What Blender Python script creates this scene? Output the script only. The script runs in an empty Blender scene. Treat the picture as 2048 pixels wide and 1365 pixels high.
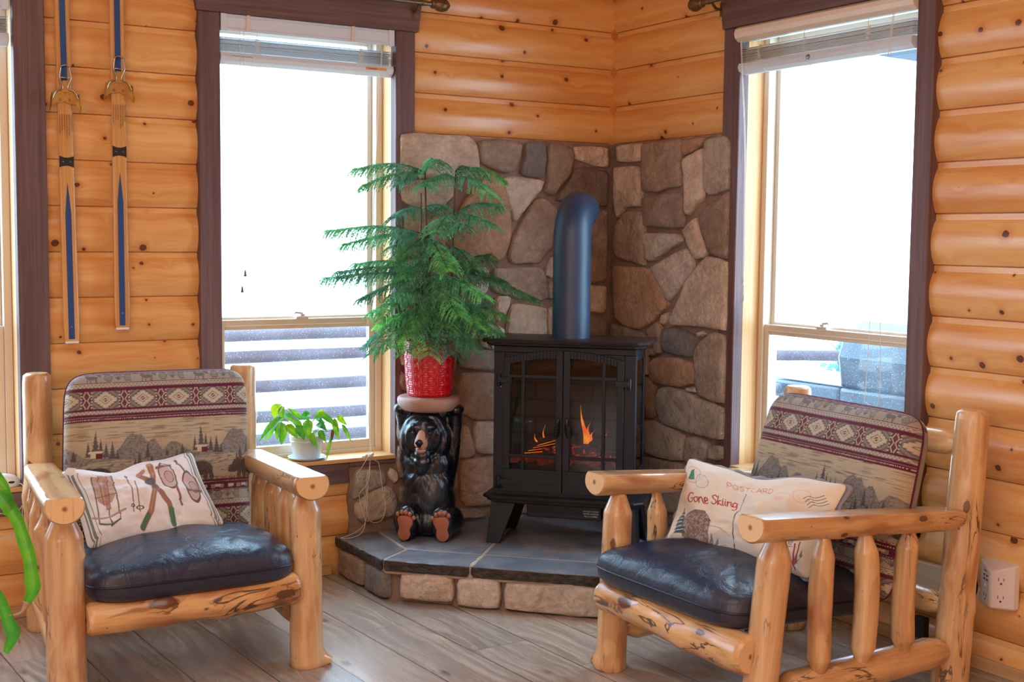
import bpy, bmesh, math, random
import numpy as np
from mathutils import Vector, Matrix, noise
random.seed(7)
SC = bpy.context.scene
COL = SC.collection
PI = math.pi
V = Vector

def lin(r, g, b):
    def f(c):
        c /= 255.0
        return c / 12.92 if c <= 0.04045 else ((c + 0.055) / 1.055) ** 2.4
    return (f(r), f(g), f(b), 1.0)

# ------------------------------------------------------------------ mesh builder
class MB:
    def __init__(self):
        self.v = []; self.f = []; self.m = []; self.lc = []; self.c = []
    def add(self, vs, fs, mat=0, lc=None, col=None):
        o = len(self.v)
        self.v += [tuple(p) for p in vs]
        self.f += [tuple(i + o for i in f) for f in fs]
        self.m += [mat] * len(fs) if isinstance(mat, int) else list(mat)
        self.lc += [tuple(p) for p in (lc if lc is not None else vs)]
        if col is None: col = (1, 1, 1, 1)
        self.c += [tuple(col)] * len(vs) if len(col) == 4 and not hasattr(col[0], '__len__') else [tuple(k) for k in col]
        return o
    def build(self, name, mats, parent=None, sharp=40, bevel=0, kind=None, lc_off=0.0):
        me = bpy.data.meshes.new(name)
        root = V((0, 0, 0))
        p = parent
        while p is not None:
            root += p.location; p = p.parent
        me.from_pydata([(a - root.x, b - root.y, c - root.z) for a, b, c in self.v], [], self.f)
        if not isinstance(mats, (list, tuple)): mats = [mats]
        for mt in mats: me.materials.append(mt)
        me.polygons.foreach_set('material_index', self.m)
        a = me.attributes.new('lc', 'FLOAT_VECTOR', 'POINT')
        a.data.foreach_set('vector', (np.array(self.lc, dtype=np.float32) + lc_off).ravel())
        ca = me.attributes.new('Col', 'FLOAT_COLOR', 'POINT')
        ca.data.foreach_set('color', np.array(self.c, dtype=np.float32).ravel())
        me.update()
        fix_normals(me)
        me.shade_smooth()
        if sharp < 180: me.set_sharp_from_angle(angle=math.radians(sharp))
        o = bpy.data.objects.new(name, me)
        COL.objects.link(o)
        if parent is not None: o.parent = parent
        if bevel:
            b = o.modifiers.new('bevel', 'BEVEL'); b.width = bevel; b.segments = 2; b.limit_method = 'ANGLE'; b.angle_limit = math.radians(50)
            b.harden_normals = False
        if kind: o['kind'] = kind
        return o

def fix_normals(me):
    bm = bmesh.new(); bm.from_mesh(me)
    bmesh.ops.recalc_face_normals(bm, faces=bm.faces)
    bm.to_mesh(me); bm.free()

def tag(o, label, cat, group=None, kind=None):
    o['label'] = label; o['category'] = cat
    if group: o['group'] = group
    if kind: o['kind'] = kind
    return o

def thing(name, label, cat, loc, group=None):
    o = bpy.data.objects.new(name, None); o.empty_display_size = .1
    o.location = loc; COL.objects.link(o)
    return tag(o, label, cat, group)

def box(mb, x0, x1, y0, y1, z0, z1, mat=0, lcf=None, col=None):
    vs = [(x0,y0,z0),(x1,y0,z0),(x1,y1,z0),(x0,y1,z0),(x0,y0,z1),(x1,y0,z1),(x1,y1,z1),(x0,y1,z1)]
    fs = [(0,3,2,1),(4,5,6,7),(0,1,5,4),(1,2,6,5),(2,3,7,6),(3,0,4,7)]
    mb.add(vs, fs, mat, [lcf(p) for p in vs] if lcf else None, col)

def obox(mb, o, ax, ay, az, mat=0, lc=None, col=None):
    """box from corner o with three edge vectors"""
    o, ax, ay, az = V(o), V(ax), V(ay), V(az)
    vs = [o, o+ax, o+ax+ay, o+ay, o+az, o+ax+az, o+ax+ay+az, o+ay+az]
    fs = [(0,3,2,1),(4,5,6,7),(0,1,5,4),(1,2,6,5),(2,3,7,6),(3,0,4,7)]
    mb.add(vs, fs, mat, lc, col)

def prism(mb, pts, d, mat=0, lc=None, col=None):
    """extrude a closed 3D polygon by vector d"""
    n = len(pts); pts = [V(p) for p in pts]; d = V(d)
    vs = pts + [p + d for p in pts]
    fs = [tuple(range(n))[::-1], tuple(range(n, 2*n))] + [(i, (i+1) % n, n+(i+1) % n, n+i) for i in range(n)]
    mb.add(vs, fs, mat, lc, col)

def frame_of(d, up=None):
    d = V(d).normalized()
    up = V(up) if up is not None else (V((0,0,1)) if abs(d.z) < .9 else V((0,1,0)))
    x = up.cross(d)
    if x.length < 1e-6: x = V((1,0,0))
    x.normalize(); y = d.cross(x).normalized()
    return x, y, d

def tube(mb, pts, r, seg=10, mat=0, caps=True, col=None, closed=False):
    pts = [V(p) for p in pts]; n = len(pts)
    rs = r if hasattr(r, '__len__') else [r]*n
    vs = []; fs = []
    t0 = (pts[1]-pts[0]).normalized()
    x, y, _ = frame_of(t0)
    for i, p in enumerate(pts):
        if closed: t = (pts[(i+1) % n]-pts[i-1])
        else: t = (pts[min(i+1, n-1)]-pts[max(i-1, 0)])
        t.normalize()
        x = (x - t*x.dot(t)); x.normalize(); y = t.cross(x)
        for k in range(seg):
            a = 2*PI*k/seg
            vs.append(p + x*math.cos(a)*rs[i] + y*math.sin(a)*rs[i])
    m = n if closed else n-1
    for i in range(m):
        j = (i+1) % n
        for k in range(seg):
            k2 = (k+1) % seg
            fs.append((i*seg+k, i*seg+k2, j*seg+k2, j*seg+k))
    if caps and not closed:
        fs.append(tuple(range(seg))[::-1]); fs.append(tuple(range((n-1)*seg, n*seg)))
    mb.add(vs, fs, mat, None, col)

def smooth_path(pts, k=6):
    P = [V(p) for p in pts]; out = []
    for i in range(len(P)-1):
        p0, p1, p2, p3 = P[max(i-1,0)], P[i], P[i+1], P[min(i+2, len(P)-1)]
        for j in range(k):
            t = j/k
            out.append(.5*((2*p1)+(p2-p0)*t+(2*p0-5*p1+4*p2-p3)*t*t+(3*p1-p0-3*p2+p3)*t**3))
    out.append(P[-1]); return out

def lathe(mb, prof, c=(0,0,0), seg=32, mat=0, axis=None, caps=(True, True), col=None, rfun=None):
    """prof: list of (r, h) along axis (default +Z)"""
    c = V(c)
    if axis is None: x, y, z = V((1,0,0)), V((0,1,0)), V((0,0,1))
    else: x, y, z = frame_of(axis)
    vs = []; fs = []
    for r, h in prof:
        for k in range(seg):
            a = 2*PI*k/seg; rr = r*(rfun(a, h) if rfun else 1)
            vs.append(c + x*math.cos(a)*rr + y*math.sin(a)*rr + z*h)
    for i in range(len(prof)-1):
        for k in range(seg):
            k2 = (k+1) % seg
            fs.append((i*seg+k, i*seg+k2, (i+1)*seg+k2, (i+1)*seg+k))
    if caps[0]: fs.append(tuple(range(seg))[::-1])
    if caps[1]: fs.append(tuple(range((len(prof)-1)*seg, len(prof)*seg)))
    mb.add(vs, fs, mat, None, col)

def ellipsoid(mb, c, r, rot=None, seg=20, rings=12, mat=0, col=None):
    c = V(c); vs = []; fs = []
    R = rot if rot is not None else Matrix.Identity(3)
    for i in range(rings+1):
        th = PI*i/rings
        for k in range(seg):
            a = 2*PI*k/seg
            p = V((r[0]*math.sin(th)*math.cos(a), r[1]*math.sin(th)*math.sin(a), r[2]*math.cos(th)))
            vs.append(c + R @ p)
    for i in range(rings):
        for k in range(seg):
            k2 = (k+1) % seg
            fs.append((i*seg+k, (i+1)*seg+k, (i+1)*seg+k2, i*seg+k2))
    mb.add(vs, fs, mat, None, col)

def log(mb, p0, p1, r0, r1, prof=None, seg=22, n=18, amp=.05, seed=0, flat=None, up=None, sq=(1,1), knots=(), bend=0.0, chamfer=.006, caps=True, capmat=1, jut=0):
    """a peeled log from p0 to p1; prof: radius factors [(t, f)...]; flat: cut the top flat at flat*r above the axis"""
    p0, p1 = V(p0), V(p1); d = p1-p0; L = d.length
    x, y, z = frame_of(d, up)
    prof = prof or [(0,1),(1,1)]
    def pf(t):
        for (a, fa), (b, fb) in zip(prof, prof[1:]):
            if t <= b: return fa + (fb-fa)*((t-a)/(b-a) if b > a else 0)
        return prof[-1][1]
    ts = sorted(set([i/n for i in range(n+1)] + [a for a, _ in prof] + [min(.5, chamfer/L), max(.5, 1-chamfer/L)]))
    vs = []; lcs = []; so = seed*3.37
    for t in ts:
        r = (r0+(r1-r0)*t)*pf(t)
        if t == 0 or t == 1: r -= chamfer*.8
        for k in range(seg):
            a = 2*PI*k/seg
            ca, sa = math.cos(a), math.sin(a)
            nz = noise.noise(V((t*L*5+so, ca*.9+so, sa*.9)))*1.0 + .5*noise.noise(V((t*L*14+so, ca*1.7, sa*1.7-so)))
            rr = r*(1+amp*nz)
            for kt, ka, kh, kr in knots:
                dt = (t-kt)*L; da = math.atan2(math.sin(a-ka), math.cos(a-ka))*r
                q = (dt*dt+da*da)/(kr*kr)
                if q < 6: rr += kh*math.exp(-q)
            px, py = ca*rr*sq[0], sa*rr*sq[1]
            if flat is not None:
                lim = flat*r
                if py > lim: py = lim + (py-lim)*.06
            b = bend*math.sin(PI*t)
            P = p0 + d*t + x*(px+b) + y*py
            vs.append(P); lcs.append((t*L+so, px+so*.7, py+so*1.3))
    m = len(ts); fs = []; mi = []
    for i in range(m-1):
        for k in range(seg):
            k2 = (k+1) % seg
            fs.append((i*seg+k, i*seg+k2, (i+1)*seg+k2, (i+1)*seg+k)); mi.append(0)
    mb.add(vs, fs, mi, lcs)
    if caps:
        for e in (0, m-1):
            ring = vs[e*seg:(e+1)*seg]
            c = sum(ring, V((0,0,0)))/seg
            w = [(0.0, 0, 0)] + [((q-c).length, (q-c).dot(x), (q-c).dot(y)) for q in ring]
            vv = [c + (z*(jut if e else -jut))] + ring
            ff = [(0, 1+k, 1+(k+1) % seg) for k in range(seg)]
            mb.add(vv, ff, capmat, [(so, a[1], a[2]) for a in w])

def gridmesh(name, P, colr, mat, parent, lc=None, closed_back=None, sharp=180):
    """P: (nv, nu, 3) numpy points; colr (nv, nu, 4)"""
    nv, nu = P.shape[:2]
    root = V((0,0,0)); p = parent
    while p is not None: root += p.location; p = p.parent
    idx = np.arange(nv*nu).reshape(nv, nu)
    q = np.stack([idx[:-1,:-1], idx[:-1,1:], idx[1:,1:], idx[1:,:-1]], -1).reshape(-1, 4)
    vv = (P.reshape(-1,3) - np.array(root)).astype(np.float32); cc = colr.reshape(-1,4); nq = len(q)
    mi = np.zeros(nq, dtype=np.int32)
    if closed_back is not None:
        P2, c2 = closed_back
        n2v, n2u = P2.shape[:2]
        id2 = np.arange(n2v*n2u).reshape(n2v, n2u) + nv*nu
        q2 = np.stack([id2[:-1,:-1], id2[1:,:-1], id2[1:,1:], id2[:-1,1:]], -1).reshape(-1, 4)
        vv = np.concatenate([vv, (P2.reshape(-1,3) - np.array(root)).astype(np.float32)])
        cc = np.concatenate([cc, c2.reshape(-1,4)]); q = np.concatenate([q, q2])
    me = bpy.data.meshes.new(name)
    me.vertices.add(len(vv)); me.vertices.foreach_set('co', vv.ravel())
    me.loops.add(len(q)*4); me.loops.foreach_set('vertex_index', q.astype(np.int32).ravel())
    me.polygons.add(len(q)); me.polygons.foreach_set('loop_start', np.arange(len(q), dtype=np.int32)*4)
    me.materials.append(mat)
    me.update(calc_edges=True); me.validate()
    a = me.attributes.new('Col', 'FLOAT_COLOR', 'POINT'); a.data.foreach_set('color', cc.astype(np.float32).ravel())
    a = me.attributes.new('lc', 'FLOAT_VECTOR', 'POINT'); a.data.foreach_set('vector', vv.ravel())
    me.shade_smooth()
    o = bpy.data.objects.new(name, me); COL.objects.link(o)
    if parent is not None: o.parent = parent
    return o
# ------------------------------------------------------------------ materials
class N:
    def __init__(self, name):
        self.m = bpy.data.materials.new(name); self.m.use_nodes = True
        self.t = self.m.node_tree; self.t.nodes.clear()
        self.out = self.t.nodes.new('ShaderNodeOutputMaterial')
    def n(self, typ, **kw):
        nd = self.t.nodes.new(typ)
        for k, v in kw.items(): setattr(nd, k, v)
        return nd
    def put(self, sock, v):
        if v is None: return
        if hasattr(v, 'links') and hasattr(v, 'is_output'): self.t.links.new(v, sock)
        else:
            if hasattr(sock.default_value, '__len__') and not hasattr(v, '__len__'): v = (v,)*len(sock.default_value)
            if hasattr(sock.default_value, '__len__') and len(sock.default_value) == 3 and len(v) == 4: v = v[:3]
            sock.default_value = v
    def attr(self, name): return self.n('ShaderNodeAttribute', attribute_name=name)
    def math(self, op, a, b=None, c=None, clamp=False):
        nd = self.n('ShaderNodeMath', operation=op); nd.use_clamp = clamp
        self.put(nd.inputs[0], a); self.put(nd.inputs[1], b)
        if c is not None: self.put(nd.inputs[2], c)
        return nd.outputs[0]
    def vmul(self, v, s):
        nd = self.n('ShaderNodeVectorMath', operation='MULTIPLY'); self.put(nd.inputs[0], v); self.put(nd.inputs[1], s); return nd.outputs[0]
    def vadd(self, v, s):
        nd = self.n('ShaderNodeVectorMath', operation='ADD'); self.put(nd.inputs[0], v); self.put(nd.inputs[1], s); return nd.outputs[0]
    def noise(self, v, scale=1.0, detail=2.0, rough=.5, dist=0.0, dim='3D'):
        nd = self.n('ShaderNodeTexNoise', noise_dimensions=dim)
        self.put(nd.inputs['Vector'], v); self.put(nd.inputs['Scale'], scale); self.put(nd.inputs['Detail'], detail)
        self.put(nd.inputs['Roughness'], rough); self.put(nd.inputs['Distortion'], dist)
        return nd.outputs[0]
    def vor(self, v, scale=1.0, feature='F1', dim='3D'):
        nd = self.n('ShaderNodeTexVoronoi', feature=feature, voronoi_dimensions=dim)
        self.put(nd.inputs['Vector'], v); self.put(nd.inputs['Scale'], scale)
        return nd
    def ss(self, x, a, b, lo=0.0, hi=1.0):
        nd = self.n('ShaderNodeMapRange', interpolation_type='SMOOTHSTEP')
        self.put(nd.inputs[0], x); self.put(nd.inputs[1], a); self.put(nd.inputs[2], b); self.put(nd.inputs[3], lo); self.put(nd.inputs[4], hi)
        return nd.outputs[0]
    def mix(self, f, a, b, blend='MIX'):
        nd = self.n('ShaderNodeMix', data_type='RGBA', blend_type=blend)
        self.put(nd.inputs[0], f); self.put(nd.inputs[6], a); self.put(nd.inputs[7], b)
        return nd.outputs[2]
    def sep(self, v):
        nd = self.n('ShaderNodeSeparateXYZ'); self.put(nd.inputs[0], v); return nd.outputs
    def comb(self, x, y, z):
        nd = self.n('ShaderNodeCombineXYZ')
        for i, k in enumerate((x, y, z)): self.put(nd.inputs[i], k)
        return nd.outputs[0]
    def bump(self, h, strength=.3, dist=.01):
        nd = self.n('ShaderNodeBump'); self.put(nd.inputs['Height'], h); nd.inputs['Strength'].default_value = strength; nd.inputs['Distance'].default_value = dist
        return nd.outputs[0]
    def bsdf(self, col, rough=.5, metal=0.0, normal=None, spec=.5, coat=0.0, coat_rough=.2, emis=None, emis_s=0.0, sheen=0.0, trans=0.0, sss=0.0):
        b = self.n('ShaderNodeBsdfPrincipled')
        self.put(b.inputs['Base Color'], col); self.put(b.inputs['Roughness'], rough); self.put(b.inputs['Metallic'], metal)
        self.put(b.inputs['Specular IOR Level'], spec); self.put(b.inputs['Coat Weight'], coat); self.put(b.inputs['Coat Roughness'], coat_rough)
        if normal is not None: self.put(b.inputs['Normal'], normal)
        if emis is not None: self.put(b.inputs['Emission Color'], emis); self.put(b.inputs['Emission Strength'], emis_s)
        self.put(b.inputs['Sheen Weight'], sheen); self.put(b.inputs['Transmission Weight'], trans)
        return b.outputs[0]
    def done(self, sh):
        self.t.links.new(sh, self.out.inputs[0]); return self.m

def simple(name, col, rough=.5, metal=0, spec=.5, coat=0.0, bump=0.0, bscale=80, var=0.0, emis=None, emis_s=0):
    n = N(name); lc = n.attr('lc').outputs['Vector']
    nz = n.noise(lc, bscale, 3)
    c = col
    if var:
        v2 = n.noise(lc, bscale*.25, 3)
        c = n.mix(v2, tuple(k*(1-var) for k in col[:3])+(1,), tuple(min(1, k*(1+var)) for k in col[:3])+(1,))
    return n.done(n.bsdf(c, rough, metal, n.bump(nz, bump, .002) if bump else None, spec, coat, emis=emis, emis_s=emis_s))

def wood(name, light, mid, dark, knot, kscale=(4.5, 6.0, 1.0), krad=(-.08, .10), grain=30.0, rough=.38, coat=.25, stain=0.0, orange=None, bumps=.12, dim='3D', heavy=False):
    n = N(name); lc = n.attr('lc').outputs['Vector']
    # knots
    vr = n.vor(n.vmul(lc, kscale), dim=dim); dist = vr.outputs['Distance']
    rnd = n.sep(vr.outputs['Color'])[0]
    rad = n.math('MULTIPLY_ADD', rnd, (krad[1]-krad[0]), krad[0])
    rad2 = n.math('MAXIMUM', rad, .0001)
    q = n.math('DIVIDE', dist, rad2)
    wob = n.math('MULTIPLY_ADD', n.noise(lc, 90, 2), .5, -.25)
    q = n.math('ADD', q, wob)
    on = n.math('GREATER_THAN', rad, .006)
    kmask = n.math('MULTIPLY', n.ss(q, 1.05, .75), on)
    halo = n.math('MULTIPLY', n.ss(q, 3.2, .9), on)
    # grain that runs around the knots
    warp = n.math('MULTIPLY', n.math('DIVIDE', 1.0, n.math('ADD', n.math('MULTIPLY', dist, 9.0), .7)), 1.1)
    lowf = n.noise(n.vmul(lc, (1.6, 6, 6)), 1.0, 2)
    gc = n.vadd(n.vmul(lc, (1.3, grain, grain)), n.comb(0, warp, n.math('MULTIPLY', lowf, 2.5)))
    g1 = n.noise(gc, 1.0, 3, .55)
    g2 = n.noise(n.vmul(lc, (6, 260, 260)), 1.0, 2)
    g = n.math('ADD', n.math('MULTIPLY', g1, .8), n.math('MULTIPLY', g2, .2))
    g = n.ss(g, .32, .68)
    big = n.ss(n.noise(n.vmul(lc, (.9, 3.2, 3.2)), 1.0, 2), .3, .7)
    c = n.mix(g, light, mid)
    c = n.mix(n.math('MULTIPLY', big, .55), c, n.mix(g, mid, dark))
    if orange is not None:
        of = n.ss(n.noise(n.vmul(lc, (4, 14, 14)), 1.0, 3), .50, .70)
        c = n.mix(n.math('MULTIPLY', of, .80), c, orange)
    if stain:
        if heavy:      # long dark checks and swirls of a live edge
            sv = n.noise(n.vmul(lc, (2.6, 11, 11)), 1.0, 4, .55, 1.6)
            sf = n.ss(n.math('ABSOLUTE', n.math('SUBTRACT', sv, .54)), .030, .006)
            sg = n.ss(n.noise(n.vmul(lc, (2.5, 6, 6)), 1.0, 2), .42, .55)
            sb = n.ss(sv, .62, .68)
            c = n.mix(n.math('MULTIPLY', sb, .6), c, lin(128, 80, 50))
        else:
            sv = n.noise(n.vmul(lc, (2.2, 16, 16)), 1.0, 4, .6, 1.2)
            sf = n.ss(n.math('ABSOLUTE', n.math('SUBTRACT', sv, .56)), .022, .004)
            sg = n.ss(n.noise(n.vmul(lc, (3, 6, 6)), 1.0, 2), .50, .62)
            sb = n.ss(n.noise(n.vmul(lc, (3.5, 12, 12)), 1.0, 3, .6, .8), .62, .74)
            c = n.mix(n.math('MULTIPLY', sb, .35), c, lin(150, 118, 98))
        c = n.mix(n.math('MULTIPLY', n.math('MULTIPLY', sf, sg), stain*.9), c, lin(58, 47, 42))
        sp = n.ss(n.noise(n.vmul(lc, (1, 2.2, 2.2)), 38, 3), .72, .77)
        c = n.mix(n.math('MULTIPLY', sp, stain*.8), c, lin(80, 58, 42))
    c = n.mix(n.math('MULTIPLY', halo, .45), c, dark)
    kc = n.mix(n.ss(q, .5, .95), knot, tuple(k*.55 for k in knot[:3])+(1,))
    c = n.mix(kmask, c, kc)
    nrm = n.bump(n.math('ADD', g, n.math('MULTIPLY', kmask, .6)), bumps, .003)
    return n.done(n.bsdf(c, rough, 0, nrm, .5, coat, .18))

M = {}
M['pine'] = wood('varnished_knotty_pine', lin(242,194,128), lin(230,164,92), lin(202,118,48), lin(112,58,34), (6.0, 6.8, 1.0), (-.040,.100), 26, .32, .40, dim='2D')
M['pine_matt'] = wood('unvarnished_corner_strip', lin(206,136,66), lin(190,112,46), lin(160,84,30), lin(112,58,34), (5.2, 6.2, 1.0), (-.3,.05), 26, .9, 0, dim='2D')
M['jamb'] = wood('pine_jamb', lin(232,188,134), lin(216,164,106), lin(190,130,76), lin(100,60,38), (1.8, 6.0, 6.0), (-.2,.10), 40, .5, .1)
M['log'] = wood('peeled_log', lin(238,206,160), lin(218,172,118), lin(178,122,72), lin(132,84,54), (6.0, 13.0, 13.0), (-.30,.24), 34, .31, .40, 1.0, lin(182,112,58), .12)
M['logdark'] = wood('peeled_log_stained', lin(232,196,146), lin(206,158,104), lin(158,104,62), lin(106,68,46), (6.0, 13.0, 13.0), (-.25,.26), 30, .31, .40, 1.0, lin(164,96,50), .16)
M['casing'] = wood('rough_dark_stained_board', lin(126,98,96), lin(104,76,76), lin(76,53,55), lin(48,32,33), (2.0, 8.0, 8.0), (-.25,.09), 60, .58, .0, 0, None, .5)
M['railwood'] = wood('live_edge_log', lin(236,194,136), lin(212,154,92), lin(160,98,54), lin(110,66,40), (5.0, 12.0, 12.0), (-.2,.30), 26, .34, .35, 1.0, lin(176,100,50), .2, heavy=True)
M['rail_out'] = wood('stained_deck_log', lin(74,54,62), lin(62,44,54), lin(50,34,44), lin(30,20,26), (2,8,8), (-.2,.09), 40, .7, 0)

def endgrain():
    n = N('log_end_grain'); lc = n.attr('lc').outputs['Vector']
    s = n.sep(lc)
    nz = n.noise(lc, 30, 3)
    r = n.math('SQRT', n.math('ADD', n.math('MULTIPLY', s[1], s[1]), n.math('MULTIPLY', s[2], s[2])))
    rr = n.math('SINE', n.math('ADD', n.math('MULTIPLY', r, 900), n.math('MULTIPLY', nz, 9)))
    c = n.mix(n.ss(rr, -1, 1), lin(234,196,146), lin(228,188,136))
    c = n.mix(n.ss(r, .012, .003), c, lin(150,96,54))
    c = n.mix(n.ss(n.noise(n.vmul(lc, (1,60,6)), 1, 3), .62, .72, 0, .6), c, lin(170,110,66))
    return n.done(n.bsdf(c, .42, 0, None, .5, .25))
M['end'] = endgrain()

def stone_mat(name, base_attr=True, col=None, dark=.74, scale=1.0, bump=.85):
    n = N(name); lc = n.attr('lc').outputs['Vector']
    c0 = n.attr('Col').outputs['Color'] if base_attr else col
    n1 = n.noise(lc, 9*scale, 5, .6, .3); n2 = n.noise(lc, 45*scale, 4, .6); n3 = n.noise(lc, 190*scale, 2)
    c = n.mix(n.ss(n1, .36, .66), n.mix(1.0, c0, (dark*1.05, dark, dark*.95, 1), 'MULTIPLY'), c0)
    warm = n.ss(n.noise(lc, 5.5*scale, 3), .46, .68)
    c = n.mix(n.math('MULTIPLY', warm, .30), c, n.mix(1.0, c, (1.15, .96, .82, 1), 'MULTIPLY'))
    c = n.mix(n.ss(n2, .35, .7, .0, .38), c, n.mix(1.0, c, (.62, .58, .55, 1), 'MULTIPLY'))
    c = n.mix(n.ss(n3, .66, .76, 0, .35), c, lin(190,175,155))
    ck = n.math('ABSOLUTE', n.math('SUBTRACT', n.noise(lc, 13*scale, 5, .65, .9), .5))
    c = n.mix(n.ss(ck, .012, .0, 0, .22), c, n.mix(1.0, c, (.55,.52,.50,1), 'MULTIPLY'))
    h = n.math('ADD', n.math('MULTIPLY', n.ss(ck, .0, .03), .10), n.math('ADD', n.math('MULTIPLY', n1, 1.1), n.math('ADD', n.math('MULTIPLY', n2, .7), n.math('MULTIPLY', n3, .15))))
    return n.done(n.bsdf(c, .72, 0, n.bump(h, bump, .020), .35))
M['stone'] = stone_mat('veneer_stone')
def mortar():
    n = N('brown_mortar'); lc = n.attr('lc').outputs['Vector']
    a = n.noise(lc, 14, 4); b = n.noise(lc, 220, 3)
    c = n.mix(n.ss(a, .3, .7), lin(132,106,94), lin(154,128,114))
    return n.done(n.bsdf(c, .85, 0, n.bump(n.math('ADD', a, n.math('MULTIPLY', b, .25)), .5, .012), .2))
M['mortar'] = mortar()
M['grout'] = simple('tan_grout', lin(186,162,142), .85, bump=.4, bscale=220, var=.15)
def slate(name, edge=False):
    n = N(name); lc = n.attr('lc').outputs['Vector']
    a = n.noise(lc, 7, 5, .6, .4); b = n.noise(lc, 60, 4, .6); d = n.noise(n.vmul(lc, (1,1,3)), 26, 5, .65)
    c = n.mix(n.ss(a, .3, .7), lin(98,102,112), lin(134,132,136))
    c = n.mix(n.ss(b, .55, .75, 0, .5), c, lin(62,60,66))
    c = n.mix(n.ss(n.noise(lc, 3.1, 3), .55, .75, 0, .5), c, lin(122,104,92))
    if edge: c = n.mix(n.ss(d, .35, .7), lin(60,54,52), lin(106,94,86))
    h = n.math('ADD', n.math('MULTIPLY', a, 1.0), n.math('MULTIPLY', b if not edge else d, .5 if not edge else 2.2))
    return n.done(n.bsdf(c, .42 if not edge else .7, 0, n.bump(h, .35 if not edge else .8, .012 if not edge else .03), .45))
M['slate'] = slate('grey_slate'); M['slate_edge'] = slate('rough_slate_edge', True)

def floor_mat():
    n = N('oak_look_floor_planks'); lc = n.attr('lc').outputs['Vector']   # x: along plank, y: across
    s = n.sep(lc)
    W = .232
    row = n.math('FLOOR', n.math('DIVIDE', s[1], W))
    fr = n.math('FRACT', n.math('DIVIDE', s[1], W))
    wn = n.n('ShaderNodeTexWhiteNoise', noise_dimensions='1D'); n.put(wn.inputs['W'], row); r1 = wn.outputs['Value']
    ul = n.math('ADD', s[0], n.math('MULTIPLY', r1, 1.5))
    L = 1.5
    colm = n.math('FLOOR', n.math('DIVIDE', ul, L)); fu = n.math('FRACT', n.math('DIVIDE', ul, L))
    wn2 = n.n('ShaderNodeTexWhiteNoise', noise_dimensions='2D'); n.put(wn2.inputs['Vector'], n.comb(row, colm, 0)); rv = wn2.outputs['Value']
    p = n.comb(s[0], s[1], n.math('MULTIPLY', rv, 17))
    low = n.noise(n.vmul(p, (2.2, 7, 1)), 1, 3)
    g = n.noise(n.vadd(n.vmul(p, (2.0, 46, 1)), n.comb(0, n.math('MULTIPLY', low, 7), 0)), 1, 4, .6)
    fine = n.noise(n.vmul(p, (14, 420, 1)), 1, 2)
    c = n.mix(n.ss(g, .3, .7), lin(206,190,172), lin(148,128,112))
    c = n.mix(n.math('MULTIPLY', n.ss(low, .35, .7), .6), c, lin(176,164,156))
    c = n.mix(n.ss(fine, .5, .75, 0, .25), c, lin(98,78,64))
    vr = n.vor(n.vmul(p, (2.6, 5.5, 1))); kd = vr.outputs['Distance']
    c = n.mix(n.ss(n.math('ADD', kd, n.math('MULTIPLY', g, .16)), .20, .10, 0, .75), c, lin(84,62,50))
    c = n.mix(1.0, c, n.mix(rv, (.78,.78,.80,1), (1.08,1.03,.98,1)), 'MULTIPLY')
    gap = n.math('MAXIMUM', n.math('GREATER_THAN', n.math('ABSOLUTE', n.math('SUBTRACT', fr, .5)), .4895), n.math('GREATER_THAN', n.math('ABSOLUTE', n.math('SUBTRACT', fu, .5)), .4990))
    c = n.mix(n.math('MULTIPLY', gap, .85), c, lin(60,46,40))
    h = n.math('SUBTRACT', n.math('MULTIPLY', g, .25), gap)
    return n.done(n.bsdf(c, n.ss(g, .2, .8, .22, .34), 0, n.bump(h, .25, .002), .45))
M['floor'] = floor_mat()

def leather():
    n = N('worn_dark_leather'); lc = n.attr('lc').outputs['Vector']
    wr = n.noise(n.vmul(lc, (1, 1, .5)), 13, 4, .5, 1.4)
    cr = n.vor(lc, 190, 'DISTANCE_TO_EDGE').outputs['Distance']
    fine = n.noise(lc, 260, 2)
    wear = n.ss(n.noise(lc, 11, 5, .7, .8), .60, .72)
    rim = n.attr('Col').outputs['Fac']
    wf = n.math('MULTIPLY', n.math('ADD', n.math('MULTIPLY', wear, .10), .0), n.ss(rim, .9, .2))
    hair = n.ss(n.noise(n.vmul(lc, (60, 60, 14)), 2.2, 3, .6, 2.0), .58, .70)
    c = n.mix(n.math('MULTIPLY', n.math('ADD', wf, n.math('MULTIPLY', n.ss(rim, .55, .0), .5)), n.math('ADD', hair, .35)), lin(13,36,64), lin(104,80,64))
    h = n.math('ADD', n.math('MULTIPLY', wr, 1.0), n.math('ADD', n.math('MULTIPLY', n.ss(cr, .0, .12), .05), n.math('MULTIPLY', fine, .04)))
    return n.done(n.bsdf(c, n.ss(wr, .2, .8, .30, .37), 0, n.bump(h, .34, .02), .5, .15, .3))
M['leather'] = leather()
M['piping'] = simple('leather_piping', lin(24,28,36), .4)
def cloth(name, scale=900, bump=.35):
    n = N(name); lc = n.attr('lc').outputs['Vector']
    c = n.attr('Col').outputs['Color']
    w = n.noise(lc, scale, 2)
    c = n.mix(n.ss(w, .3, .75, 0, .35), c, n.mix(1.0, c, (.6,.58,.56,1), 'MULTIPLY'))
    return n.done(n.bsdf(c, .88, 0, n.bump(n.math('ADD', w, n.math('MULTIPLY', n.noise(lc, 30, 3), .6)), bump, .004), .2, sheen=.25))
M['tapestry'] = cloth('woven_tapestry', 620, .5); M['linen'] = cloth('printed_linen', 800, .25)

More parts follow.
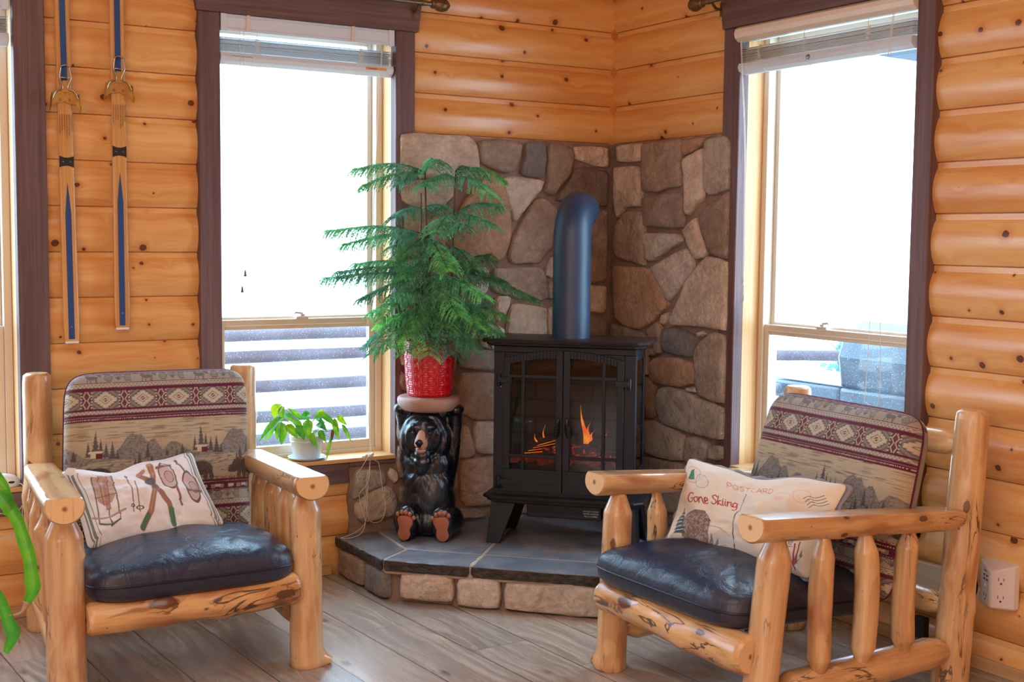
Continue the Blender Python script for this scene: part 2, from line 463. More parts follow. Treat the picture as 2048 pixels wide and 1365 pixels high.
M['black_iron'] = simple('matt_black_steel', lin(22,24,31), .44, 0, .3, 0, .10, 500)
M['black_brown'] = simple('dark_bronze_steel', lin(38,31,32), .38, 0, .4, 0, .08, 300)
M['pipe'] = simple('black_stovepipe_blue_reflection', lin(28,56,86), .46, .0, .7, 0, .06, 500)  # black pipe; blue window reflections put into the base colour
M['rubber'] = simple('black_plastic', lin(26,26,28), .5)
M['vinyl'] = simple('almond_vinyl', lin(222,208,190), .42, 0, .45)
M['white'] = simple('white_blind', lin(216,226,238), .45, 0, .4, var=.03)
M['cream'] = simple('cream_valance', lin(236,222,206), .42, 0, .4)
M['slatcream'] = simple('cream_slat', lin(226,210,196), .5)
M['slatgrey'] = simple('blind_slat', lin(206,210,216), .5)
M['cord'] = simple('white_cord', lin(232,224,212), .7)
M['plastic'] = simple('white_plastic', lin(236,232,230), .35)
M['plastic_pink'] = simple('off_white_plastic', lin(226,212,206), .4)
M['brass'] = simple('antique_pewter', lin(132,122,104), .38, .85, .5, 0, .2, 200, .2)
M['bronze'] = simple('antique_bronze', lin(118,96,66), .4, .7, .5, 0, .3, 120, .4)
M['chrome'] = simple('worn_chrome', lin(190,188,182), .22, 1.0)
M['gold'] = simple('gold_alloy', lin(198,158,88), .36, .75, .5, 0, .1, 150, .15)
M['ski_wood'] = wood('varnished_ski', lin(226,176,112), lin(212,154,88), lin(190,124,64), lin(150,96,50), (1,1,1), (-1,-.5), 120, .25, .5)
M['ski_blue'] = simple('ski_blue_inlay', lin(22,80,140), .25, 0, .5, .5)
M['ink'] = simple('dark_ink', lin(84,58,36), .6)
M['steel'] = simple('grey_steel', lin(150,150,150), .35, .9)
M['red'] = simple('glossy_red_glaze', lin(198,8,26), .20, 0, .5, .4)
M['soil'] = simple('potting_soil', lin(52,40,32), .95, bump=.8, bscale=120, var=.3)
M['potwhite'] = simple('white_glazed_pot', lin(214,218,222), .25, 0, .5, .3)
M['saucer'] = simple('clear_plastic_saucer', lin(206,220,232), .15, 0, .6)
def leafm(name, a, b, rough=.4, tl=.35):
    n = N(name); lc = n.attr('lc').outputs['Vector']
    c = n.mix(n.ss(n.noise(lc, 24, 3), .35, .65), a, b)
    c = n.mix(1.0, c, n.attr('Col').outputs['Color'], 'MULTIPLY')
    p = n.bsdf(c, rough, 0, None, .45)
    t = n.n('ShaderNodeBsdfTranslucent'); n.put(t.inputs['Color'], c)
    mx = n.n('ShaderNodeMixShader'); mx.inputs[0].default_value = tl
    n.t.links.new(p, mx.inputs[1]); n.t.links.new(t.outputs[0], mx.inputs[2])
    return n.done(mx.outputs[0])
M['needle'] = leafm('blue_green_needles', lin(86,150,118), lin(130,184,150), .5, .32)
M['twig'] = simple('brown_twig', lin(92,72,52), .8)
M['philo'] = leafm('variegated_leaf', lin(128,172,36), lin(70,136,40), .32, .35)
M['stemgreen'] = simple('green_stem', lin(120,160,60), .5)
M['deadleaf'] = simple('dry_leaf', lin(140,84,50), .8, var=.3)
M['fgleaf'] = leafm('bright_green_leaf', lin(96,170,36), lin(70,150,44), .3, .3)
M['drytip'] = simple('dry_leaf_tip', lin(170,140,112), .8)

def bear_paint():
    n = N('black_painted_resin'); lc = n.attr('lc').outputs['Vector']
    a = n.noise(n.vmul(lc, (1,1,.40)), 34, 4, .6, .8); b = n.noise(lc, 9, 2)
    col = n.attr('Col').outputs['Color']
    c = n.mix(n.ss(a, .66, .82, 0, .08), col, lin(120,110,104))
    return n.done(n.bsdf(c, n.ss(a, .3, .7, .20, .38), 0, n.bump(n.math('ADD', a, b), .34, .012), .6, .3, .15))
M['bear'] = bear_paint()
M['tan'] = simple('tan_painted_resin', lin(196,146,122), .5, 0, .45, 0, .3, 90, .12)
M['pad'] = simple('terracotta_painted_pad', lin(176,106,80), .48, 0, .45, 0, .35, 70, .18)
M['nose'] = simple('gloss_black_nose', lin(16,16,20), .12)
M['tray'] = simple('carved_wood_tray', lin(168,128,112), .5, 0, .45, 0, .9, 60, .25)

def pane(name, tint=(1,1,1,1), refl=.06, rough=0.0):
    n = N(name)
    t = n.n('ShaderNodeBsdfTransparent'); t.inputs[0].default_value = tint
    g = n.n('ShaderNodeBsdfGlossy'); g.inputs['Roughness'].default_value = rough
    lw = n.n('ShaderNodeLayerWeight'); lw.inputs[0].default_value = .5
    f = n.math('MULTIPLY_ADD', n.math('POWER', lw.outputs['Facing'], 5.0), .7, refl)
    mx = n.n('ShaderNodeMixShader'); n.t.links.new(f, mx.inputs[0])
    n.t.links.new(t.outputs[0], mx.inputs[1]); n.t.links.new(g.outputs[0], mx.inputs[2])
    return n.done(mx.outputs[0])
M['glass'] = pane('window_glass', (1,1,1,1), .04); M['stove_glass'] = pane('stove_glass', (.62,.62,.64,1), .025)
def screen():
    n = N('insect_screen_mesh'); lc = n.attr('lc').outputs['Vector']
    t = n.n('ShaderNodeBsdfTransparent')
    d = n.n('ShaderNodeBsdfTranslucent'); d.inputs[0].default_value = lin(210,225,245)
    e = n.n('ShaderNodeBsdfDiffuse'); e.inputs[0].default_value = lin(190,200,215)
    dd = n.n('ShaderNodeMixShader'); dd.inputs[0].default_value = .5
    n.t.links.new(d.outputs[0], dd.inputs[1]); n.t.links.new(e.outputs[0], dd.inputs[2])
    sp = n.ss(n.noise(lc, 210, 2, .6), .62, .70, 0, .4)
    cl = n.ss(n.noise(lc, 6, 3), .3, .7, .05, .13)
    f = n.math('ADD', sp, cl, clamp=True)
    mx = n.n('ShaderNodeMixShader'); n.t.links.new(f, mx.inputs[0])
    n.t.links.new(t.outputs[0], mx.inputs[1]); n.t.links.new(dd.outputs[0], mx.inputs[2])
    return n.done(mx.outputs[0])
M['screen'] = screen()

def emitter(name, c1, c2, s, scale=40):
    n = N(name); lc = n.attr('lc').outputs['Vector']
    e = n.n('ShaderNodeEmission'); n.put(e.inputs[0], n.mix(n.ss(n.noise(lc, scale, 3), .35, .65), c1, c2)); e.inputs[1].default_value = s
    return n.done(e.outputs[0])
M['flame'] = emitter('flame_glow', (.9,.10,.003,1), (1,.30,.02,1), 1.7, 25)
def ember():
    n = N('glowing_ember_log'); lc = n.attr('lc').outputs['Vector']
    f = n.ss(n.noise(n.vmul(lc, (1,1,1)), 48, 4, .7, .5), .54, .66)
    b = n.n('ShaderNodeBsdfPrincipled'); b.inputs['Base Color'].default_value = lin(46,28,26); b.inputs['Roughness'].default_value = .8
    b.inputs['Emission Color'].default_value = (1,.05,.01,1); n.put(b.inputs['Emission Strength'], n.math('MULTIPLY', f, 1.3))
    return n.done(b.outputs[0])
M['ember'] = ember()
M['ash'] = simple('charred_log', lin(72,52,46), .85, bump=.5, bscale=60, var=.4)
M['firebrick'] = None
def firebrick():
    n = N('beige_fire_brick'); lc = n.attr('lc').outputs['Vector']
    br = n.n('ShaderNodeTexBrick'); n.put(br.inputs['Vector'], n.vmul(lc, (1,1,1)))
    br.inputs['Scale'].default_value = 1.0; br.inputs['Color1'].default_value = lin(104,95,80); br.inputs['Color2'].default_value = lin(84,76,64)
    br.inputs['Mortar'].default_value = lin(60,54,48); br.inputs['Mortar Size'].default_value = .006; br.inputs['Brick Width'].default_value = .25; br.inputs['Row Height'].default_value = .075
    return n.done(n.bsdf(br.outputs[0], .8))
M['firebrick'] = firebrick()
M['snow'] = simple('dry_bright_hillside', lin(226,224,216), .9, bump=.2, bscale=3, var=.12)
M['deck'] = simple('weathered_deck', lin(150,130,120), .8, var=.1)
M['bush'] = leafm('pale_evergreen', lin(60,110,120), lin(90,150,170), .7, .1)
M['grill'] = simple('black_enamel_blue_reflection', lin(14,36,58), .35, 0, .5, 0, .1, 40, .2)  # black grill with its blue reflection mixed into the base colour
M['grill_shelf'] = simple('grill_shelf_steel', lin(176,206,226), .35, .2)
M['ceiling'] = wood('pine_ceiling', lin(222,168,110), lin(205,140,80), lin(180,108,52), lin(104,52,30), (4.2,7,1), (-.1,.1), 26, .45, .1)
M['palepine'] = wood('pale_unfinished_pine', lin(214,196,172), lin(198,176,150), lin(170,146,120), lin(110,80,60), (4,10,10), (-.2,.12), 40, .6, 0)
M['base'] = wood('light_baseboard', lin(214,176,132), lin(196,154,108), lin(170,124,80), lin(110,80,60), (2,10,10), (-.3,.05), 40, .45, .1)
# stone outlines: (tone, [along wall, height, ...]) in millimetres
STL=[
('t',[-1157,1896,-1038,1905,-984,1898,-842,1905,-808,1895,-785,1862,-773,1794,-770,1722,-1159,1709]),
('t',[-1154,1695,-906,1707,-898,1640,-955,1591,-1015,1566,-1151,1610]),
('b',[-766,1887,-626,1894,-550,1883,-555,1838,-584,1757,-653,1752,-756,1785]),
('g',[-524,1889,-420,1891,-414,1829,-427,1735,-471,1734,-557,1746,-526,1804]),
('b',[-396,1890,-311,1881,-258,1861,-264,1820,-290,1742,-344,1695,-359,1657,-392,1651,-423,1673,-399,1724,-401,1809]),
('t',[-255,1883,-61,1885,-53,1794,-97,1793,-251,1825]),
('o',[-699,1756,-650,1706,-617,1618,-602,1544,-604,1464,-620,1394,-646,1354,-865,1357,-904,1398,-899,1466,-839,1613,-778,1682]),
('t',[-641,1726,-607,1732,-426,1718,-441,1677,-505,1610,-578,1527,-593,1559,-617,1623,-641,1691]),
('b',[-440,1642,-386,1618,-355,1593,-353,1461,-374,1420,-412,1385,-442,1342,-596,1339,-605,1369,-586,1454,-522,1555,-482,1621]),
('d',[-247,1780,-185,1787,-59,1771,-53,1662,-68,1610,-119,1611,-355,1629,-326,1675,-277,1728]),
('b',[-158,1579,-51,1593,-44,1254,-160,1248,-337,1308,-341,1564]),
('t',[-336,1238,-58,1228,-53,1111,-79,1099,-334,1133]),
('b',[-334,1093,-47,1079,-39,990,-332,999]),
('b',[-691,1316,-442,1321,-415,1302,-394,1176,-435,1164,-588,1187,-690,1212]),
('t',[-792,1320,-733,1320,-717,1304,-716,1280,-723,1213,-791,1174]),
('t',[-672,1184,-616,1189,-597,1181,-606,1147,-633,1087,-661,1074,-680,1084]),
('t',[-592,1153,-559,1152,-403,1129,-401,1012,-398,962,-609,970,-607,1070]),
('t',[-393,1127,-371,1130,-317,1129,-314,960,-388,962]),
('t',[-410,1282,-375,1368,-321,1368,-319,1273,-373,1274]),
('t',[-390,1233,-373,1245,-319,1249,-318,1170,-386,1176]),
('t',[-744,1055,-681,1060,-633,1036,-624,990,-698,947,-751,971]),
('t',[-881,1121,-718,1093,-718,1081,-811,1057,-880,1077]),
('b',[-857,938,-682,945,-681,851,-871,873]),
('o',[-852,842,-681,838,-678,625,-779,632,-855,667,-877,681]),
('t',[-778,618,-670,611,-669,465,-762,479,-781,501]),
('t',[-839,612,-809,597,-797,529,-777,474,-808,460,-883,466,-891,490,-850,533]),
('t',[-907,657,-869,628,-865,548,-884,529,-914,538]),
('o',[-849,446,-669,452,-666,227,-829,240,-851,265]),
('b',[-913,432,-871,401,-874,308,-912,298]),
('b',[-866,233,-713,204,-713,170,-858,185]),
('b',[-1169,544,-1133,489,-1140,392,-1161,400,-1172,453]),
('t',[-1197,446,-1175,428,-1172,382,-1189,374,-1211,415]),
('s',[-1364,447,-1239,437,-1226,406,-1232,374,-1323,344,-1378,324,-1381,344]),
('s',[-1323,338,-1232,368,-1204,359,-1175,317,-1178,233,-1330,213,-1364,246,-1368,297]),
('b',[-1161,361,-1125,365,-1125,286,-1161,276]),
('t',[-1156,956,-1127,955,-1127,897,-1152,895]),
('b',[-1155,872,-1120,851,-1119,780,-1155,789]),
('b',[-1172,648,-1155,647,-1144,588,-1151,556,-1169,563]),
('o',[-1138,1571,-1021,1562,-934,1531,-946,1399,-995,1355,-1137,1377]),
('t',[-1137,1355,-945,1344,-907,1222,-969,1156,-1136,1181]),
('b',[-1129,1155,-969,1139,-906,1088,-918,977,-1128,984]),
('b',[-1067,960,-892,976,-879,886,-904,820,-1066,817]),
('b',[-599,897,-386,888,-384,700,-597,712]),
('o',[-360,958,-59,947,-54,681,-356,698]),
('t',[-629,679,-327,668,-323,387,-626,412]),
('b',[-299,666,-53,652,-47,363,-294,384]),
('o',[-626,377,-379,356,-375,140,-623,166]),
('t',[-350,353,-47,327,-51,106,-347,137])]
STR=[
('t',[-98,1891,-271,1894,-289,1888,-280,1813,-106,1819]),
('t',[-82,1789,-238,1789,-275,1773,-294,1607,-169,1609,-114,1551,-87,1607]),
('b',[-296,1876,-343,1892,-571,1892,-582,1881,-572,1689,-477,1688,-408,1669,-302,1679]),
('o',[-593,1891,-759,1891,-723,1863,-660,1839,-595,1822]),
('t',[-596,1808,-724,1846,-734,1778,-731,1637,-637,1564,-615,1571]),
('s',[-738,1882,-876,1890,-912,1862,-924,1672,-834,1655,-783,1646,-751,1664]),
('b',[-309,1646,-590,1661,-601,1647,-595,1509,-494,1509,-325,1517]),
('b',[-170,1576,-293,1582,-312,1546,-324,1336,-113,1369,-92,1413,-96,1517]),
('t',[-320,1481,-585,1478,-602,1443,-497,1411,-395,1359,-341,1362]),
('t',[-606,1495,-691,1550,-725,1488,-770,1407,-760,1387,-703,1369,-664,1406]),
('b',[-722,1570,-924,1659,-930,1508,-915,1376,-843,1385,-786,1401,-725,1509]),
('t',[-631,1419,-664,1385,-682,1331,-625,1267,-510,1178,-378,1327]),
('t',[-776,1384,-920,1363,-918,1277,-921,1072,-813,1078,-707,1081,-531,1073,-530,1095,-636,1267,-730,1353]),
('o',[-88,1327,-378,1320,-505,1164,-494,1146,-391,1079,-297,1040,-198,1041,-115,1077,-91,1248]),
('t',[-475,1117,-513,1131,-509,1090,-481,1070,-457,1074]),
('b',[-78,1051,-289,1027,-360,1014,-361,977,-80,956]),
('b',[-349,1037,-437,1079,-457,1068,-466,943,-432,931,-390,1004]),
('g',[-477,1049,-534,1059,-628,1053,-701,1032,-695,945,-631,939,-480,950,-464,985]),
('t',[-714,1050,-745,1058,-772,1049,-738,1029]),
('s',[-721,993,-807,1051,-833,1057,-919,1050,-921,762,-852,765,-728,780,-704,969]),
('o',[-393,895,-432,916,-585,927,-715,912,-713,825,-654,818,-608,802,-426,801,-386,821]),
('b',[-376,820,-421,788,-421,642,-376,637,-249,627,-244,801]),
('s',[-447,773,-504,791,-655,783,-729,762,-913,744,-914,605,-823,601,-661,608,-490,621,-429,698]),
('s',[-372,615,-422,621,-634,592,-638,475,-591,464,-437,462,-371,470,-148,475,-145,582]),
('s',[-653,577,-725,590,-815,571,-783,491,-684,464,-646,488]),
('s',[-824,567,-906,579,-908,520,-817,508]),
('b',[-149,424,-372,445,-638,463,-640,410,-151,348]),
('t',[-655,801,-718,811,-719,787,-659,790]),
('b',[-367,953,-411,951,-422,928,-373,917]),
('b',[-163,955,-359,947,-362,832,-167,813]),
('b',[-162,308,-378,333,-383,158,-167,128]),
('s',[-415,351,-668,389,-666,236,-419,212]),
('b',[-701,455,-927,485,-925,286,-708,255]),
('s',[-148,775,-228,783,-233,630,-153,620])]
# ------------------------------------------------------------------ the room
def PL(s, d, z): return (s, d, z)          # left wall: plane y = 0, d > 0 is outdoors
def PR(s, d, z): return (d, s, z)          # right wall: plane x = 0
PITCH, SEAM0 = .1745, 1.0355
def bulge(z, pitch=PITCH, seam=SEAM0):
    f = 1 - ((z - seam)/pitch) % 1.0        # 0 at the top of a log, 1 at its foot
    if f < .13: return .004
    t = (f-.13)/.87
    return .004 + .025*max(0, math.sin(PI*t))**.70*(1 - .10*t)

def log_section(mb, P, s0, s1, z0, z1, pitch=PITCH, seam=SEAM0, corner=False, seed=0):
    zs = []; k0 = math.floor((z0-seam)/pitch)-1
    for k in range(k0, k0+40):
        a = seam + k*pitch
        for f in (0, .012, .05, .12, .2, .3, .4, .5, .6, .7, .79, .858, .872, .878, .93, .985):
            zz = a + f*pitch
            if z0 < zz < z1: zs.append((zz, k))
    zs = [(z0, math.floor((z0-seam)/pitch+1e-6))] + zs + [(z1, math.floor((z1-seam)/pitch-1e-6))]
    n = 2
    vs = []; lc = []
    for zz, k in zs:
        b = bulge(zz-1e-5, pitch, seam)
        if abs(((zz-seam)/pitch) - round((zz-seam)/pitch)) < .006: b = -.006
        for i in range(n):
            s = s0 + (s1-s0)*i/(n-1)
            if corner and i == n-1: s = -max(b, 0)
            vs.append(P(s, -b, zz)); lc.append((s + k*2.71 + seed, zz, k*3.3 + seed*1.7))
    fs = [(r*n+i, r*n+i+1, (r+1)*n+i+1, (r+1)*n+i) for r in range(len(zs)-1) for i in range(n-1)]
    mb.add(vs, fs, 0, lc)

def lcw(P):
    return (lambda p: (p[0]+p[1], p[2], p[0]*.3))

WZ0, WZ1 = .49, 2.334
W1 = (-3.50, -2.73); W2 = (-1.953, -1.18); W3 = (-1.879, -.949); W_ADDED = (-5.05, -4.25)  # last opening is an unseen window, added for grazing daylight on the right wall
ZT = 3.3
# floor
mb = MB()
RA = math.radians(3.0)
vs = [(-7.5,-8.5,0),(.2,-8.5,0),(.2,.2,0),(-7.5,.2,0)]
def flc(p):
    x, y = p[0], p[1]
    return (y*math.cos(RA)-x*math.sin(RA)+20, x*math.cos(RA)+y*math.sin(RA)+20.07, 0)
mb.add(vs + [(a,b,-.05) for a,b,_ in vs], [(0,1,2,3),(7,6,5,4),(0,4,5,1),(1,5,6,2),(2,6,7,3),(3,7,4,0)], 0, [flc(p) for p in vs]*2)
mb.build('floor', M['floor'], kind='structure', sharp=30)
# left wall: a solid core with two openings, log siding on its room side
mb = MB()
def core(P, spans, z0, z1):
    for a, b in spans:
        p, q = P(a, .004, z0), P(b, .20, z1)
        box(mb, min(p[0],q[0]), max(p[0],q[0]), min(p[1],q[1]), max(p[1],q[1]), z0, z1, 1, lcf=lambda p: (p[2], p[0]+p[1], p[0]*.7))
core(PL, [(-7.5, W_ADDED[0]), (W_ADDED[1], W1[0]), (W1[1], W2[0]), (W2[1], .2)], 0, ZT)
core(PL, [W_ADDED, W1, W2], 0, WZ0); core(PL, [W_ADDED, W1, W2], WZ1, ZT)
log_section(mb, PL, W1[1], W2[0], 0, ZT, seed=0)
log_section(mb, PL, W2[1], 0, 1.89, ZT, corner=True, seed=5)
log_section(mb, PL, W2[0], W2[1], WZ1, ZT, seed=3); log_section(mb, PL, W2[0], W2[1], 0, WZ0, seed=3)
log_section(mb, PL, W1[0], W1[1], WZ1, ZT, seed=8); log_section(mb, PL, W1[0], W1[1], 0, WZ0, seed=8)
log_section(mb, PL, W_ADDED[1], W1[0], 0, ZT, seed=11); log_section(mb, PL, -7.5, W_ADDED[0], 0, ZT, seed=13)
log_section(mb, PL, W_ADDED[0], W_ADDED[1], WZ1, ZT, seed=12); log_section(mb, PL, W_ADDED[0], W_ADDED[1], 0, WZ0, seed=12)
mb.build('wall_left', [M['pine'], M['jamb']], kind='structure', sharp=35)
# right wall
mb = MB()
core(PR, [(-8.5, W3[0]), (W3[1], 0)], 0, ZT); core(PR, [W3], 0, WZ0); core(PR, [W3], WZ1, ZT)
RP, RS = .1795, 1.7335-.1795*4
log_section(mb, PR, -8.5, W3[0], 0, ZT, RP, RS, seed=21)
log_section(mb, PR, W3[1], 0, 1.89, ZT, corner=True, seed=25)
log_section(mb, PR, W3[0], W3[1], WZ1, ZT, seed=23); log_section(mb, PR, W3[0], W3[1], 0, WZ0, RP, RS, seed=23)
mb.build('wall_right', [M['pine'], M['jamb']], kind='structure', sharp=35)
# corner strip the log ends die into
mb = MB(); a = .030
prism(mb, [(-a,0,1.88),(0,-a,1.88),(0,0,1.88)], (0,0,ZT-1.88), 0, [(z_, x_*1.0+.31, .2) for x_, z_ in ((-a,1.88),(0,1.88),(0,1.88),(-a,ZT),(0,ZT),(0,ZT))])
mb.build('trim_1', M['pine_matt'], kind='structure', sharp=20)
# far walls and ceiling behind the camera
mb = MB(); log_section(mb, lambda s, d, z: (s, -8.5-d, z), -7.5, .2, 0, ZT, seed=31); box(mb, -7.5, .2, -8.62, -8.505, 0, ZT, 0, lcf=lambda p: (p[0], p[2], 3))
mb.build('wall_back', M['pine'], kind='structure', sharp=35)
mb = MB(); log_section(mb, lambda s, d, z: (-7.5-d, s, z), -8.5, .2, 0, ZT, seed=41); box(mb, -7.62, -7.505, -8.5, .2, 0, ZT, 0, lcf=lambda p: (p[1], p[2], 5))
mb.build('wall_far', M['pine'], kind='structure', sharp=35)
mb = MB(); box(mb, -7.6, .2, -8.6, .2, ZT, ZT+.08, 0, lcf=lambda p: (p[0], p[1], 7))
mb.build('ceiling', M['ceiling'], kind='structure', sharp=30)

# ---- stone veneer
STCOL = {'t': lin(224,206,190), 'b': lin(178,156,142), 'o': lin(202,164,140), 'd': lin(138,120,112), 'g': lin(148,144,148), 's': lin(194,180,166)}
def stone(mb, pts, P3, rnd, colr, face=.060, base=.028, out=V((0,-1,0)), rough=1.0):
    """pts: 2D outline; P3(a, z, depth) -> 3D"""
    n = len(pts)
    # subdivide and roughen the outline
    o = []
    for i in range(n):
        p, q = V(pts[i]), V(pts[(i+1) % n]); L = (q-p).length
        k = max(1, int(L/.022))
        for j in range(k):
            t = j/k; x = p.lerp(q, t)
            nn = V((q.y-p.y, p.x-q.x)); nn = nn.normalized() if nn.length else nn
            x = x + nn*(.0045*rough*noise.noise(V((x.x*40+rnd, x.y*40, rnd))))
            o.append(x)
    # soften corners
    o = [(o[i-1]+o[i]*5+o[(i+1) % len(o)])/7 for i in range(len(o))]
    c = sum(o, V((0,0)))/len(o); m = len(o)
    o = [x + (x-c).normalized()*.004 for x in o]
    R = max((x-c).length for x in o)
    rings = [(0, base), (.0, face-.009), (.0045, face-.002), (.014, face+.002)] + [(None, k) for k in (.70, .42, .18)]
    vs = []; 
    for ins, d in rings:
        for x in o:
            if ins is None: y = c + (x-c)*d; dep = face + .004
            else:
                L = (x-c).length; y = x + (c-x)*(min(ins, L*.5)/L if L > 0 else 0); dep = d
            if dep > face-.01: dep += .006*rough*(noise.noise(V((y.x*11+rnd, y.y*11, rnd*2))) + .6*noise.noise(V((y.x*30, y.y*30+rnd, rnd))) + .3*noise.noise(V((y.x*70, y.y*70+rnd, rnd))))
            vs.append(P3(y.x, y.y, dep))
    vs.append(P3(c.x, c.y, face+.005))
    fs = []
    for r in range(len(rings)-1):
        for k in range(m):
            k2 = (k+1) % m; fs.append((r*m+k, r*m+k2, (r+1)*m+k2, (r+1)*m+k))
    b = (len(rings)-1)*m
    fs += [(b+k, b+(k+1) % m, len(vs)-1) for k in range(m)]
    mb.add(vs, fs, 0, [(p[0]+rnd*1.3, p[1]+rnd, p[2]+rnd*.7) for p in vs], colr)
def vary(c, rr, amt=.12):
    k = 1 + rr.uniform(-amt, amt); h = rr.uniform(-.05, .05)
    return (c[0]*k*(1+h), c[1]*k, c[2]*k*(1-h), 1)
def mortar_sheet(mb, P, s0, s1, z0, z1, depth=.034, mat=1):
    nu = max(2, int((s1-s0)/.03)); nv = max(2, int((z1-z0)/.03))
    vs = []
    for j in range(nv+1):
        for i in range(nu+1):
            s = s0+(s1-s0)*i/nu; z = z0+(z1-z0)*j/nv
            edge = i in (0, nu) or j in (0, nv)
            e = (.010*noise.noise(V((s*22, z*22, 4)))) if edge else 0
            zz = z + (e if j in (0, nv) else 0); s2 = s + (e if i in (0, nu) else 0)
            vs.append(P(s2, -(depth + .006*noise.noise(V((s*15, z*15, 1)))), zz))
    fs = [(j*(nu+1)+i, j*(nu+1)+i+1, (j+1)*(nu+1)+i+1, (j+1)*(nu+1)+i) for j in range(nv) for i in range(nu)]
    # rim back to the wall
    rim = [i for i in range(nu+1)] + [j*(nu+1)+nu for j in range(1, nv+1)] + [nv*(nu+1)+i for i in range(nu-1, -1, -1)] + [j*(nu+1) for j in range(nv-1, 0, -1)]
    o = len(vs)
    for k in rim:
        j, i = divmod(k, nu+1); s = s0+(s1-s0)*i/nu; z = z0+(z1-z0)*j/nv
        vs.append(P(s, .002, z))
    fs += [(rim[k], rim[(k+1) % len(rim)], o+(k+1) % len(rim), o+k) for k in range(len(rim))]
    mb.add(vs, fs, mat)
rr = random.Random(3)
mb = MB()
for i, (c, q) in enumerate(STL):
    pts = [(q[k]/1000, q[k+1]/1000) for k in range(0, len(q), 2)]
    pts = [(min(x, -.066), max(z, .175)) for x, z in pts]
    stone(mb, pts, lambda a, z, d: (a, -d, z), i*1.7, vary(STCOL[c], rr))
mortar_sheet(mb, PL, -1.131, 0, .15, 1.903); mortar_sheet(mb, PL, -1.395, -1.128, .15, .462)
mb.build('wall_left_stone', [M['stone'], M['mortar']], kind='structure', sharp=50)
mb = MB()
for i, (c, q) in enumerate(STR):
    pts = [(max(q[k]/1000, -.905), max(.175, q[k+1]/1000)) for k in range(0, len(q), 2)]
    pts = [(min(y, -.066), z) for y, z in pts]
    stone(mb, pts, lambda a, z, d: (-d, a, z), 90+i*1.9, vary(STCOL[c], rr))
mortar_sheet(mb, PR, -.907, 0, .15, 1.903); mortar_sheet(mb, PR, -1.395, -.905, .15, .44)
for i in range(6):
    y = -.99 - .075*(i % 3)*1.75; z = .20 + .12*(i//3)
    stone(mb, [(y-.055,z),(y+.055,z),(y+.055,z+.1),(y-.055,z+.1)], lambda a, z, d: (-d, a, z), 190+i, vary(STCOL['s'], rr))
mb.build('wall_right_stone', [M['stone'], M['mortar']], kind='structure', sharp=50)

# ---- dark casings: trim boards round each window
def wlc(v): return [(p[2], p[0]+p[1], (p[0]-p[1])*.5) for p in v]
def board(mb, P, s0, s1, z0, z1, d0=-.046, d1=.006, vert=True, slant=0.0, seed=0.0):
    pts = [P(s0, d0, z0), P(s1, d0, z0), P(s1+slant, d0, z1), P(s0-slant, d0, z1)]
    a, b = V(P(0, d0, 0)), V(P(0, d1, 0))
    n = 4; q = [V(p) for p in pts]; allp = q + [p + (b-a) for p in q]
    lc = [((p.z, p.x+p.y, 0) if vert else (p.x+p.y, p.z, 0)) for p in allp]
    lc = [(x+seed, y+seed, z+seed) for x, y, z in lc]
    prism(mb, pts, b-a, 0, lc)
tn = [2]
def trim(fn):
    mb = MB(); fn(mb)
    mb.build('trim_%d' % tn[0], M['casing'], kind='structure', sharp=30, bevel=.004); tn[0] += 1
trim(lambda m: board(m, PL, W1[1], -2.62, 0.40, WZ1, seed=1))
trim(lambda m: board(m, PL, W1[0]-.1, -2.60, WZ1, 2.48, d0=-.054, vert=False, slant=.02, seed=2))
trim(lambda m: board(m, PL, W1[0], -2.62, .395, .482, vert=False, seed=3))
trim(lambda m: board(m, PL, -2.042, W2[0], .40, WZ1, seed=4))
trim(lambda m: board(m, PL, W2[1], -1.089, .47, WZ1, seed=5))
trim(lambda m: board(m, PL, -2.048, -1.075, WZ1, 2.50, d0=-.054, vert=False, slant=.02, seed=6))
trim(lambda m: board(m, PL, -2.042, -1.398, .395, .482, vert=False, seed=7))
trim(lambda m: board(m, PL, -1.396, -1.10, .463, .482, d0=-.042, vert=False, seed=8))
trim(lambda m: board(m, PR, W3[1], -.848, .40, WZ1, seed=9))
trim(lambda m: board(m, PR, -1.957, W3[0], .40, WZ1, seed=10))
trim(lambda m: board(m, PR, -1.965, -.842, WZ1, 2.50, d0=-.054, vert=False, slant=.02, seed=11))
trim(lambda m: board(m, PR, -1.957, -.848, .395, .482, vert=False, seed=12))
for q in ((W_ADDED[0]-.09, W_ADDED[0]), (W_ADDED[1], W_ADDED[1]+.09)): trim(lambda m: board(m, PL, q[0], q[1], .40, WZ1, seed=13))
trim(lambda m: board(m, PL, W_ADDED[0]-.1, W_ADDED[1]+.1, WZ1, 2.50, d0=-.054, vert=False, slant=.02, seed=14))
# pine stools at the foot of each opening
def sill(P, w, t=.484):
    mb = MB(); board(mb, P, w[0]-.002, w[1]+.002, t, .502, d0=-.049, d1=.095, vert=False, seed=w[0])
    mb.build('trim_%d' % tn[0], M['jamb'], kind='structure', sharp=30, bevel=.003); tn[0] += 1
for P, w in ((PL, W1), (PL, W2), (PR, W3), (PL, W_ADDED)): sill(P, w)
# baseboards
mb = MB(); board(mb, PL, -7.5, -1.475, 0, .045, d0=-.040, d1=.0, vert=False); mb.build('baseboard_left', M['base'], kind='structure', sharp=30, bevel=.004)
mb = MB(); board(mb, PR, -8.5, -1.48, 0, .045, d0=-.040, d1=.0, vert=False); mb.build('baseboard_right', M['base'], kind='structure', sharp=30, bevel=.004)

